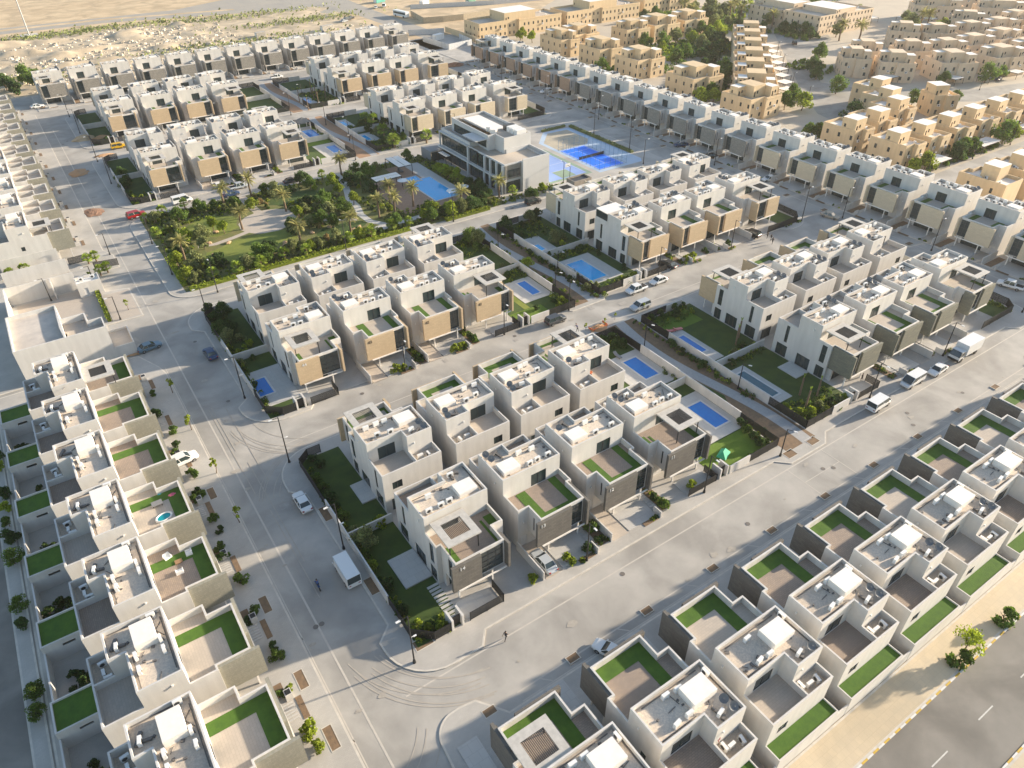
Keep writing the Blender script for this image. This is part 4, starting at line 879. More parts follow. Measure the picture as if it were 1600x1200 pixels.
for i,(x,y,w_,d_,a) in enumerate([(288,186,11,12,-.75),(294.5,173,13,13,-.75),(312.6,157.8,14.5,14,-.5),(337.6,149.2,16,14,-.25),(360,147,15,14,-.1),(303,192,12,12,-.75),(318,180,13,12,-.6),(332,171,14,12,-.4),(350,168,15,12,-.25),(372,166,15,12,-.1),(383,145,15,14,0),(405,145,15,14,0),(358,192,14,12,-.5),(376,184,14,12,-.3),(395,180,14,12,-.2),(350,206,13,12,-.9),(418,236,24,14,-.8),(438,212,24,14,-.8),(458,188,24,14,-.8),(420,184,14,12,-.1),(400,205,14,12,-1.0),(445,165,15,13,-.1),(410,165,15,12,0),(468,240,22,14,-.8),(488,214,22,14,-.8),(508,190,22,14,-.8),(470,165,18,13,0),(430,145,15,14,0)]):
    tan_villa(x,y,w_,d_,a,'v','pale tan villa, {k} from left of the crowded hazy group at upper right',TANG,key='Q',group='pale tan villas at upper right',top=TW(w_,d_))
for i,(x,y,w_,d_) in enumerate([(380,300,22,14),(420,330,26,14),(470,330,26,14),(460,290,26,14),(520,300,30,16)]):
    tan_villa(x,y,w_,d_,-.2,'v','far tan house, {k} from left along the top edge behind the trees',TANG,key='FAR',top=TW(w_,d_))
# paved ground of the tan estate
sheet('pavement', [rect(199,20,900,93.9)], .007, mat('tan_paving2',(.50,.43,.33),.9,noise=1,nscale=.1,c2=(.42,.36,.28),detail=8))
for i in range(9): tan_villa(206.5+14.1*i+8.4, 91, 8.4, 12.6, math.pi, 'z', 'tan villa, {k} from left on the near side of the tan street', key='Zn', top=[(.3,4.2,5.6,8.6,10.2)])
sheet('pavement', [[(199,103),(900,103),(900,500),(330,420),(199,324)]], .006, mat('tan_paving',(.50,.43,.33),.9,noise=1,nscale=.1,c2=(.42,.36,.28),detail=8))
sheet('road', [[(224,104),(240,160),(257,180),(332,256),(420,330),(432,322),(345,232),(305,215),(276,186),(278,176),(306,148),(343,138),(420,131),(900,131),(900,122),(418,121),(340,128),(300,136),(268,158),(250,150),(240,104)]], .016, mat('tan_estate_road',(.38,.35,.30),.9,noise=1,nscale=.15,c2=(.25,.235,.21),stain=.15))
sheet('lawn', [blob(262,262,18,7), blob(330,288,20,12), blob(282,248,6,14)], .018, mat('far_lawn',(.10,.13,.03),.95,noise=1,nscale=.3,c2=(.07,.09,.03)))
pool(259.5,250.5,266,257.5,'small turquoise pool in the tan estate gardens', mat('turquoise_water',(.01,.28,.33),.1), zb=.12)
fwall((200,324.8),(200,358),2.7,'tall tan boundary wall left of the tan apartment block',TANW); fwall((197.4,45),(197.4,324),3.0,'long tan boundary wall behind the long right-hand row',TANW)
# left frame-edge buildings between the two villa rows
o = thing('villa', (-14.2,138.1,0)); b = MB(); b.tub([(0,0),(8.6,0),(8.6,4.4),(8.6,14.2),(0,14.2)], 6.7,7.5,.25,[dict(z0=0)]*5); b.tub([(8.6,.0),(15.4,0),(15.4,4.2),(12.9,4.2),(12.9,7.7),(8.6,7.7)], 6.2,7.5,.25,[dict(z0=0)]*5+[dict(open=1)]); b.tub(rect(15.4,0,19,7.2),2.2,2.7,.2,[dict(z0=0)]*3+[dict(open=1)]); b.build('wall', PLASTER, o)
b = MB(); b.face([(.25,.25,6.7),(8.35,.25,6.7),(8.35,13.95,6.7),(.25,13.95,6.7)]); b.build('roof', mat('bare_screed',(.58,.51,.43),.9,noise=1,nscale=.6,c2=(.45,.40,.35),stain=.15), o); b = MB(); b.face([(8.85,.25,6.2),(15.15,.25,6.2),(15.15,3.95,6.2),(8.85,3.95,6.2)]); b.build('terrace_floor', PAVL, o); b = MB(); b.face([(8.62,3.95,6.2),(12.65,3.95,6.2),(12.65,7.45,6.2),(8.62,7.45,6.2)]); b.build('terrace_floor', PAVL, o); b = MB(); b.face([(15.42,.2,2.2),(18.8,.2,2.2),(18.8,7,2.2),(15.42,7,2.2)]); b.build('terrace_floor', PAVL, o)
tag(o,'blank-walled flat-roofed house with an empty pale roof at the left frame edge','house')
fwall((-14.1,153.0),(-14.1,172.5),4.2,'tall cream yard wall at the left frame edge'); fwall((-14.1,172.5),(-.7,172.3),4.2,'tall cream yard wall with buttresses facing the forecourt')
fwall((-5.3,169.9),(-5.3,172.1),4.2,'single buttress on the tall cream yard wall'); fwall((-14,182.5),(-1,182.5),3.4,'cream wall with dark slot behind the yard'); fwall((-14,189.0),(-2,189.0),3.6,'white-capped wall under the blank villa side')
o = thing('gatehouse', (1.6,169.5,.1)); b = MB(); b.tub(rect(-2.5,-2,2.3,1.6),3.0,3.4,.2,[dict(z0=0,holes=[(1.1,1.9,.1,2.1,'d')])]+[dict(z0=0)]*3); b.build('wall', PLASTER, o); b = MB(); b.face([(-2.3,-1.8,3),(2.1,-1.8,3),(2.1,1.4,3),(-2.3,1.4,3)]); b.build('roof', CAPW, o); b = MB(); b.box(-1.4,-.6,-1.9,-1.87,0,2.1); b.build('door', DOORM, o)
for x in (-1.2,1.1): q = link_mesh('air_conditioner', AC, o); q.location = (x,0,3)
tag(o,'small cream gatehouse with a pale door at the left forecourt','gatehouse')
fence([(-.6,185.9),(3.4,186.2)],1.8,'tall black gate panel left of the young palms'); fence([(4.0,180.4),(9.0,179.5)],1.8,'black slatted gate panel standing at the street edge'); fence([(2.9,153.4),(2.9,176.5)],1.0,'low black rail along the hedge strip of the left forecourt')
sheet('forecourt', [rect(-13,153.5,1.7,171.5), rect(3.2,153,8.4,166)], .133, PAVL)
# gazebo
o = thing('gazebo', (82,250.5,.2)); b = MB(); b.v = [(-2.2,-2.2,2.5),(2.2,-2.2,2.5),(2.2,2.2,2.5),(-2.2,2.2,2.5),(0,0,3.9)]; b.f = [[0,1,4],[1,2,4],[2,3,4],[3,0,4],[3,2,1,0]]; b.m = [0]*5; b.build('roof', mat('grey_tiles',(.20,.20,.19),.8,noise=.5,nscale=3), o)
for sx in (-1.9,1.9):
    for sy in (-1.9,1.9): q = MB(); q.box(sx-.12,sx+.12,sy-.12,sy+.12,0,2.5); q.build('post', CAPW, o)
tag(o,'open gazebo with grey hipped roof beside a private pool','gazebo')
# small garden things
for i,(x,y,a,m,l) in enumerate([(95.2,84.6,1.3,'p','pink lounger, the left one beside the narrow dark blue pool'),(96.8,84.3,1.3,'p','pink lounger, the right one beside the narrow dark blue pool'),(78.2,82.8,.2,'g','grey daybed beside the pool below the debris heap'),(80.6,84.0,0,'g','grey daybed at the far end of that pool under the debris heap')]):
    o = thing('lounger', (x,y,.2), a); b = MB(); b.box(-.35,.35,-1,.35,.2,.34); b.v += [(-.35,.35,.2),(.35,.35,.2),(.35,1.0,.6),(-.35,1.0,.6),(-.35,.35,.34),(.35,.35,.34),(.35,1.0,.72),(-.35,1.0,.72)]; n = len(b.v)-8
    for f in [[4,5,6,7],[0,1,5,4],[1,2,6,5],[2,3,7,6],[3,0,4,7],[3,2,1,0]]: b.f.append([n+k for k in f]); b.m.append(0)
    b.build('seat', mat('pink_plastic',(.65,.2,.18),.5) if m == 'p' else mat('grey_wicker',(.22,.22,.22),.8), o); q = MB(); q.box(-.3,-.25,-.9,-.85,0,.2); q.box(.25,.3,-.9,-.85,0,.2); q.box(-.3,-.25,.2,.25,0,.2); q.box(.25,.3,.2,.25,0,.2); q.build('legs', BLACK, o); tag(o,l,'lounger')
tr = 6.3
def chair_set(x,y,z,rz,l,m):
    o = thing('terrace_chair',(x,y,z),rz); b = MB(); b.box(-.38,.38,-.35,.35,.15,.38); b.build('seat', m, o); b = MB(); b.box(-.38,.38,.35,.45,.15,.75); b.box(-.46,-.38,-.35,.45,.15,.55); b.box(.38,.46,-.35,.45,.15,.55); b.build('backrest', m, o); tag(o,l,'chair')
chair_set(-2.7,75.6,tr,.3,'white armchair nearest the parapet on the furnished roof terrace',MATS['white_fabric']); chair_set(-.3,74.8,tr,-1.6,'white armchair on the street side of the furnished roof terrace',MATS['white_fabric']); chair_set(-2.0,72.4,tr,3.1,'white sofa chair at the near side of the furnished roof terrace',MATS['white_fabric'])
o = thing('terrace_table',(-1.7,74.1,tr)); b = MB(); b.box(-.45,.45,-.35,.35,.3,.36); b.build('table_top', WOODS, o); b = MB(); b.box(-.4,-.34,-.3,-.24,0,.3); b.box(.34,.4,.24,.3,0,.3); b.box(-.4,-.34,.24,.3,0,.3); b.box(.34,.4,-.3,-.24,0,.3); b.build('legs', WOODS, o); tag(o,'low wooden table between white chairs on a roof terrace','table')
o = thing('paddling_pool',(-1.4,83.0,6.3),.2); b = MB(); n = 20
for r, z in ((1.15,0),(1.15,.45),(1.0,.5),(.9,.42),(.9,.2)):
    for k in range(n): b.v.append((r*math.cos(6.283*k/n), r*.7*math.sin(6.283*k/n), z))
for j in range(4):
    for k in range(n): b.f.append([j*n+k,j*n+(k+1)%n,(j+1)*n+(k+1)%n,(j+1)*n+k]); b.m.append(0)
b.build('rim', WHITEM, o); q = MB(); q.face([(.93*math.cos(6.283*k/n),.65*math.sin(6.283*k/n),.36) for k in range(n)]); q.build('water', MATS['turquoise_water'], o); tag(o,'oval white paddling pool with turquoise water on a roof terrace','paddling pool')
o = thing('play_table',(-1.6,86.0,6.3)); b = MB(); b.box(-.7,.7,-.5,.5,.55,.63); b.build('table_top', mat('slate',(.2,.2,.2),.7), o); b = MB(); b.box(-.6,-.5,-.4,-.3,0,.55); b.box(.5,.6,.3,.4,0,.55); b.box(-.6,-.5,.3,.4,0,.55); b.box(.5,.6,-.4,-.3,0,.55); b.build('legs', BLACK, o); tag(o,'grey play table on the roof terrace with the paddling pool','table')
heap('inflatable_toy', .55, 86.9, .75, .45, mat('pink_vinyl',(.75,.15,.25),.4),'pink inflatable toy in the corner of the paddling-pool terrace','toy',.7).location.z = 6.3
heap('inflatable_toy', -.9, 88.0, .7, .3, mat('teal_vinyl',(.02,.35,.45),.4),'teal inflatable toy beside the pink one on a roof terrace','toy',.5).location.z = 6.3
heap('play_tunnel', 130.4, 84.6, .9, .7, mat('blue_vinyl',(.02,.12,.5),.4),'blue play tunnel on a back-row terrace of the truck-side block','toy',.6).location.z = 6.3
o = thing('shade_tent',(76.5,53.2,.15),.4); b = MB(); b.v = [(-1.2,-.8,.1),(1.2,-.8,.1),(1.2,.8,.1),(-1.2,.8,.1),(-.5,0,1.1),(.5,0,1.1)]; b.f = [[0,1,5,4],[1,2,5],[2,3,4,5],[3,0,4]]; b.m = [0]*4; b.build('tent_fabric', mat('green_mesh',(.03,.35,.2),.7), o); tag(o,'green fabric play tent on the lawn beside a private pool','tent')
o = thing('orange_barrier',(84.4,94.6,.1)); b = MB(); b.box(-1.9,1.9,-.9,-.87,0,.45); b.box(-1.9,-1.87,-.87,.6,0,.4); b.box(1.87,1.9,-.87,.8,0,.5); b.build('mesh_panel', mat('orange_mesh',(.8,.2,.06),.7), o); tag(o,'orange plastic mesh barrier around street debris','barrier')
# construction side, far
def cfence(pts,h,label,m):
    o = thing('hoarding',(pts[0][0],pts[0][1],0)); b = MB(); q = MB()
    for a,c in zip(pts,pts[1:]):
        L = math.hypot(c[0]-a[0],c[1]-a[1]); n = max(1,int(L/.5)); ang = math.atan2(c[1]-a[1],c[0]-a[0])
        for k in range(n): b.rbox(a[0]-pts[0][0]+(c[0]-a[0])*(k+.5)/n, a[1]-pts[0][1]+(c[1]-a[1])*(k+.5)/n, L/n*.96, .05+.06*(k%2), 0, h, ang)
        for k in range(int(L/3)+1): q.rbox(a[0]-pts[0][0]+(c[0]-a[0])*k*3/L, a[1]-pts[0][1]+(c[1]-a[1])*k*3/L+.15,.1,.1,0,h+.1,ang)
    b.build('sheet_panel', m, o); q.build('posts', FRAME, o)['kind'] = 'stuff'; tag(o,label,'hoarding')
HW = mat('white_sheeting',(.55,.56,.56),.6,noise=.5,nscale=2); HT = mat('tan_sheeting',(.45,.38,.27),.8,noise=.5,nscale=1)
cfence([(181,362),(198,355.6)],2.6,'white corrugated hoarding behind the last grey villa',HW); cfence([(181.6,322.6),(196,325.4),(197.6,340)],2.6,'white corrugated hoarding around the yard at the street end',HW); cfence([(181.6,322.6),(180,345)],2.6,'white corrugated hoarding on the left side of that yard',HW)
cfence([(205.2,405.8),(201.4,384),(212,381),(224,379.6),(250,382)],3,'tan sheet hoarding around the car yard by the parked coach',HT); cfence([(215,425),(262,408),(330,398)],2.4,'pale hoarding along the far construction road',HW)
def container(x,y,rz,L,m,label):
    o = thing('site_container',(x,y,0),rz); b = MB(); b.box(-L/2,L/2,-1.2,1.2,.1,2.6); b.build('body', m, o); b = MB()
    for k in range(int(L/.6)): b.box(-L/2+.2+k*.6,-L/2+.4+k*.6,-1.24,-1.2,.2,2.5)
    b.build('ribs', m, o); q = MB(); q.box(-L/2-.03,-L/2,-.9,.9,.3,2.3); q.build('door', WHITEM, o); tag(o,label,'container')
container(188.5,345,.3,6,WHITEM,'white site cabin inside the fenced yard at the street end'); container(228,432,.6,8,WHITEM,'white site cabin by the far construction road'); container(252,418,.5,8,mat('green_paint',(.05,.2,.12),.6),'green site container near the top edge'); container(276,428,.3,10,mat('pale_blue_paint',(.35,.45,.5),.6),'pale blue site container near the top edge')
container(210,456,.4,8,mat('teal_paint',(.04,.3,.25),.6),'teal tank-like container at the top by the junction'); container(300,412,.1,9,WHITEM,'white flat-roofed cabin above the tan apartments'); container(152,398,.2,7,mat('stained_white',(.5,.46,.4),.8,noise=1,nscale=2),'stained white cabin alone on the desert plot'); container(118,402,.1,5,MATS['stained_white'],'low stack of pale blocks on the desert plot')
o = thing('mast', (21.7,476.5,0)); b = MB(); b.cyl((0,0,.5),(0,0,36),.33,.2,12); b.build('pole', mat('galvanised',(.45,.45,.45),.5), o); b = MB(); b.box(-4,4,-3,3,0,.5); b.build('base', KERB, o); b = MB(); b.cyl((0,0,36),(0,0,36.6),1.2,1.2,10); b.build('lamp_ring', WHITEM, o); tag(o,'very tall pale mast beside the desert road, upper left','mast')
# desert rubble
rnd = random.Random(3); b = MB()
for i in range(3300):
    t = rnd.random(); x = rnd.gauss(70,60); y = rnd.uniform(352,470) if rnd.random() < .7 else rnd.uniform(372,420)
    if x < -60 or x > 176 or (x > 110 and y > 400) : continue
    s_ = abs(rnd.gauss(.35,.45))+.15; n = 5; i0 = len(b.v); hh = s_*rnd.uniform(.35,.8)
    for k in range(n):
        a = 6.283*k/n; b.v.append((x+s_*rnd.uniform(.7,1.3)*math.cos(a), y+s_*rnd.uniform(.7,1.3)*math.sin(a), -.02))
    for k in range(n):
        a = 6.283*k/n+.3; b.v.append((x+.6*s_*rnd.uniform(.7,1.2)*math.cos(a), y+.6*s_*rnd.uniform(.7,1.2)*math.sin(a), hh*rnd.uniform(.8,1.2)))
    for k in range(n): b.f.append([i0+k,i0+(k+1)%n,i0+n+(k+1)%n,i0+n+k]); b.m.append(0)
    b.f.append([i0+n+k for k in range(n)]); b.m.append(0)
tag(b.build('rubble', mat('rubble_stone',(.52,.45,.35),.95,island=True)), kind='stuff')
def mound_field():
    b = MB(); nx, ny = 90, 46; x0,x1,y0,y1 = -60,178,352,470
    import mathutils.noise as mn
    for j in range(ny+1):
        for i in range(nx+1):
            x = x0+(x1-x0)*i/nx; y = y0+(y1-y0)*j/ny; e = min(i,nx-i,j,ny-j)/5; e = min(1,e)
            h = max(0, mn.noise(Vector((x*.055,y*.08,0)))+.35*mn.noise(Vector((x*.18,y*.2,3))))*3.4
            if x > 95 and y > 385: h *= .25
            b.v.append((x,y,.02+h*e-.03*(1-e)))
    for j in range(ny):
        for i in range(nx): k = j*(nx+1)+i; b.f.append([k,k+1,k+nx+2,k+nx+1]); b.m.append(0)
    tag(b.build('terrain', mat('rough_desert',(.62,.49,.33),.95,noise=1,nscale=.09,c2=(.44,.36,.25),stain=.25,bump=.7,bscale=1.2,detail=12), smooth=True), kind='structure')
mound_field()
# ---------------------------------------------------------------- trees and shrubs
def crown_mesh(kind, r, h, z0, n, s, clumps, seed, mt):
    rnd = random.Random(seed); b = MB(); cl = []
    for k in range(clumps):
        a = rnd.uniform(0,6.283); q = math.sqrt(rnd.random()); zz = rnd.random()
        rr = r*q*.8*math.sin(min(1,.25+zz*.9)*math.pi)**.4
        cl.append((rr*math.cos(a), rr*math.sin(a), z0+h*(.12+.78*zz), r*rnd.uniform(.24,.46)))
    for i in range(n):
        c = cl[rnd.randrange(clumps)]; d = Vector((rnd.gauss(0,1),rnd.gauss(0,1),rnd.gauss(0,.85))).normalized()*c[3]*rnd.uniform(.55,1.08)
        leaf(b, (c[0]+d.x,c[1]+d.y,max(.05,c[2]+d.z*.9)), rnd, s)
    return b.build('crown', mt, link=False)
def trunk_mesh(h, r, seed, limbs=4, spread=.8, m=BARK):
    rnd = random.Random(seed); b = MB(); p = Vector((0,0,0)); 
    q = Vector((rnd.uniform(-.15,.15),rnd.uniform(-.15,.15),h*.55)); b.cyl(p,q,r,r*.7,7)
    for k in range(limbs):
        a = 6.283*k/limbs+rnd.uniform(-.4,.4); e = q+Vector((math.cos(a)*spread,math.sin(a)*spread,h*.55*rnd.uniform(.6,1))); b.cyl(q-Vector((0,0,.1)),e,r*.5,r*.15,5)
    return b.build('trunk', m, link=False)
def date_palm_mesh(seed, H=5.0, L=2.5, n=38):
    rnd = random.Random(seed); t = MB(); pts = [Vector((0,0,0)), Vector((rnd.uniform(-.1,.1),rnd.uniform(-.1,.1),H*.5)), Vector((rnd.uniform(-.2,.2),rnd.uniform(-.2,.2),H))]
    t.cyl(pts[0],pts[1],.30,.24,9); t.cyl(pts[1],pts[2],.24,.27,9); t.cyl(pts[2]-Vector((0,0,.5)),pts[2]+Vector((0,0,.2)),.34,.28,9)
    b = MB(); c = pts[2]
    for k in range(n):
        a = rnd.uniform(0,6.283); el = rnd.uniform(-.25,1.25); Lk = L*rnd.uniform(.85,1.1); d = Vector((math.cos(a)*math.cos(el),math.sin(a)*math.cos(el),math.sin(el))); p = Vector(c); side = Vector((-math.sin(a),math.cos(a),0)); seg = 7
        for j in range(seg):
            q = p+d*(Lk/seg); d = (d+Vector((0,0,-.17))).normalized(); w_ = .34*math.sin(math.pi*(j+1.0)/(seg+.9))+.05; up = Vector((0,0,.1))
            for sg in (-1,1):
                for h_ in range(2):
                    f0 = p.lerp(q,h_*.5); f1 = p.lerp(q,h_*.5+.32); o_ = side*sg*w_+d*w_*.55-up*1.2
                    b.face([f0, f1, f1+o_, f0+o_])
            p = q
    return t.build('trunk', PALMB, link=False), b.build('crown', FOL['p'], link=False)
def fan_palm_mesh(seed, H=1.7, n=34, R_=1.05, mt='f'):
    rnd = random.Random(seed); t = MB(); t.cyl((0,0,0),(0,0,H),.2,.16,8); b = MB(); c = Vector((0,0,H))
    for k in range(n):
        a = rnd.uniform(0,6.283); el = rnd.uniform(-.5,1.4); d = Vector((math.cos(a)*math.cos(el),math.sin(a)*math.cos(el),math.sin(el))); s_ = rnd.uniform(.55,.8)*R_; p = c+d*s_; side = Vector((-math.sin(a),math.cos(a),0)); up = side.cross(d)
        for j in range(7):
            t_ = (j-3)*.42; e = p+(d*math.cos(t_)+side*math.sin(t_))*.6*R_-Vector((0,0,.12)); w_ = (side*math.cos(t_)-d*math.sin(t_))*.10
            b.face([p, e-w_, e+w_+up*.03])
        b.face([c+side*.02, c-side*.02, p-side*.02, p+side*.02])
    return t.build('trunk', PALMB, link=False), b.build('crown', FOL[mt], link=False)
PROTO = {}
def proto(kind, v):
    k = (kind, v)
    if k in PROTO: return PROTO[k]
    if kind == 'date': r = date_palm_mesh(v, 4.6+v*.3)
    elif kind == 'fan': r = fan_palm_mesh(v+20)
    elif kind in 'mdyo': # broad trees
        rr, h, z0 = {'m':(1.7,2.7,.7),'d':(1.6,2.5,.35),'y':(1.5,2.3,.7),'o':(1.6,2.4,.7)}[kind]; sq = 1+.12*(v-1)
        r = (trunk_mesh(1.8,.11,v+5,4,.7), crown_mesh(kind, rr*sq, h, z0, 2300, .105, 17, v*11+ord(kind), FOL[kind]))
    elif kind.startswith('s') and kind != 'sap': # shrubs
        r = (trunk_mesh(.5,.05,v,4,.25), crown_mesh(kind, .75, 1.05, .05, 650, .085, 9, v*7+3, FOL[kind[1]]))
    elif kind == 'big': r = (trunk_mesh(4.5,.22,v+9,6,1.6), crown_mesh(kind, 3.4, 4.2, 1.8, 2600, .24, 20, v+77, FOL['m']))
    elif kind == 'sap': r = (trunk_mesh(1.7,.05,v,3,.25), crown_mesh(kind, .5, 1.4, .9, 130, .10, 7, v*5+1, FOL['y']))
    PROTO[k] = r; return r
def plant(kind, name, x, y, sc, desc, cat, group, key, z=.12, v=None):
    v = random.randrange(4) if v is None else v; tr, cr = proto(kind, v)
    o = thing(name, (x,y,z), random.uniform(0,6.28)); o.scale = (sc*random.uniform(.92,1.08), sc*random.uniform(.92,1.08), sc)
    link_mesh('trunk', tr, o); link_mesh('crown', cr, o); later(o, desc, cat, group, key); return o
DATE = [(40.0,201.0),(39.2,182.2),(22.4,172.1),(47.6,200.6),(52.4,186.7),(75.4,203.0),(71.1,168.4),(74.9,166.5),(61.1,164.0),(48.4,165.5),(77.9,175.9),(81.9,169.8),(92.4,161.8),(104.6,161.9)]
FAN = [(24.4,201.9),(30.4,203.6),(20.0,189.5),(19.7,200.0),(25.7,160.1),(31.0,158.6),(36.1,157.9),(47.4,158.8),(69.2,202.4),(64.3,158.9),(70.3,159.4),(36.4,159.6),(42.4,159.8),(58.6,158.9),(75.1,159),(65.1,160.3),(108.3,160.7)]
FAN2 = [(102.7,238.3),(98.9,214.8),(109.6,212.9),(100.3,225.2),(101.0,240.8)]
M_='m'
BROAD = [(27.1,196.2),(33.2,199.5),(36.8,197.0),(41.2,194.7),(45.6,193.1,'y'),(32.7,185.1,'y'),(34.7,182.3,'y'),(21.9,183.2,'o'),(25.5,182.0,'y'),(28.7,181.1,'o'),(28.1,176.3,'o'),(26.3,164.2,'d'),(28.8,165.3,'d'),(23.8,167.1,'o'),(39.5,165.2,'d'),(41.2,164.6,'d'),(20.6,162.1,'y'),(21.6,159.8,'o'),(20.4,170.1,'y'),(21.7,198.5,'o'),(24.8,190.6,'o'),(33.4,159.2,'o'),(34.4,160.0),(63.7,197.6),(63.1,202.5,'d'),(69.4,194.5,'y'),(68.5,188.3,'y'),(62.8,185.6),(64.5,176.6),(60.5,184.0,'d'),(58.7,186.9,'d'),(54.2,173.4,'o'),(57.1,172.8),(59.0,170.0),(53.8,181.0,'y'),(49.9,175.0,'d'),(49.3,171.2,'d'),(53.7,197.8,'o'),(51.5,200.1),(61.8,159.8,'y'),(51.1,160.1,'o'),(40.1,165.9,'d'),(38.9,160.8),(49.2,160.3,'y'),(55.8,160.8,'o'),(79.2,200.5),(80.8,196.6),(84.8,198.5,'o'),(74.1,193.9,'d'),(76.3,191.5,'d'),(77.1,185.6,'d'),(69.2,180.3,'y'),(56.1,182.4,'o'),(60.6,176.3,'o'),(37.2,162.9),(44.7,160.7,'o'),(80.1,160.2,'y'),(83.7,162.3,'y'),(81.4,158.5),(85.4,159.6,'d'),(87.6,159.0,'y'),(90.3,158.5,'o'),(93.4,158.5,'d'),(98.6,161.0,'d'),(99.9,167.7,'d'),(96.8,201.8),(100.7,175.1,'y'),(99.6,182.8,'y'),(83.9,165.0,'d'),(72.1,160.1),(102.8,169.9,'d'),(95.6,158.9,'d'),(100.2,187.9,'y'),(101.0,178.6,'y'),(100.5,171.7,'d'),(100.7,165.7,'d'),(101.0,162.8,'d')]
CL = [(116.3,157.7,'y'),(111.4,156.6,'d'),(112.3,156.1,'d')]
DN = {'m':'mid-green bushy tree','d':'dark dense bushy tree','y':'yellow-green bushy tree','o':'pale olive-grey bushy tree'}
for i,(x,y) in enumerate(DATE): plant('date','date_palm',x,y,1.0,'date palm with drooping fronds, {k} from left in the palm park','palm','date palms in the palm park','date',v=i%4)
for x,y in FAN: plant('fan','fan_palm',x,y,random.uniform(1.0,1.25),'short fan palm with bright round head, {k} from left in the palm park','palm','fan palms in the palm park','fan')
for x,y in FAN2: plant('fan','fan_palm',x,y,random.uniform(1.5,1.8),'fan palm, {k} from left in the garden behind the clubhouse','palm','fan palms behind the clubhouse','fan2')
for t in BROAD:
    k = t[2] if len(t) > 2 else 'm'; plant(k,'bushy_tree',t[0],t[1],random.uniform(.95,1.4),DN[k]+', {k} from left in the palm park','tree','bushy trees in the palm park','b'+k)
for t in CL: plant(t[2],'bushy_tree',t[0],t[1],1,DN[t[2]]+', {k} from left below the clubhouse end wall','tree','trees below the clubhouse end wall','cl')
# understorey of the park
rnd = random.Random(5); n = 0
while n < 110:
    x, y = rnd.uniform(19.8,101), rnd.uniform(158.6,202.5)
    if (abs(x-33.5)<7 and abs(y-188.5)<7) or (abs(x-39)<14 and abs(y-171.5)<5) or (abs(x-46.3)<8.5 and abs(y-183.5)<8) or (77<x<99.3 and 165<y<200) or (abs(x-69.5)<2.3 and y>162) or (60<x<84 and 160.6<y<165) or abs(x-45.6)<1.8 or (26<x<41 and 176.8<y<180.6) or (abs(x-60)<7 and abs(y-168)<2.5) or (76<x<84 and 184<y<200) or (abs(x-57)<6 and abs(y-194.5)<3.6): continue
    k = rnd.choice(['sm','sd','sy','so','sd','so','ss']); plant(k,'shrub',x,y,rnd.uniform(.8,1.5),{'m':'green','d':'dark green','y':'yellow-green','o':'olive-grey','s':'straw-coloured'}[k[1]]+' low shrub, {k} from left on the ground of the palm park','shrub','low shrubs in the palm park','ps'+k); n += 1
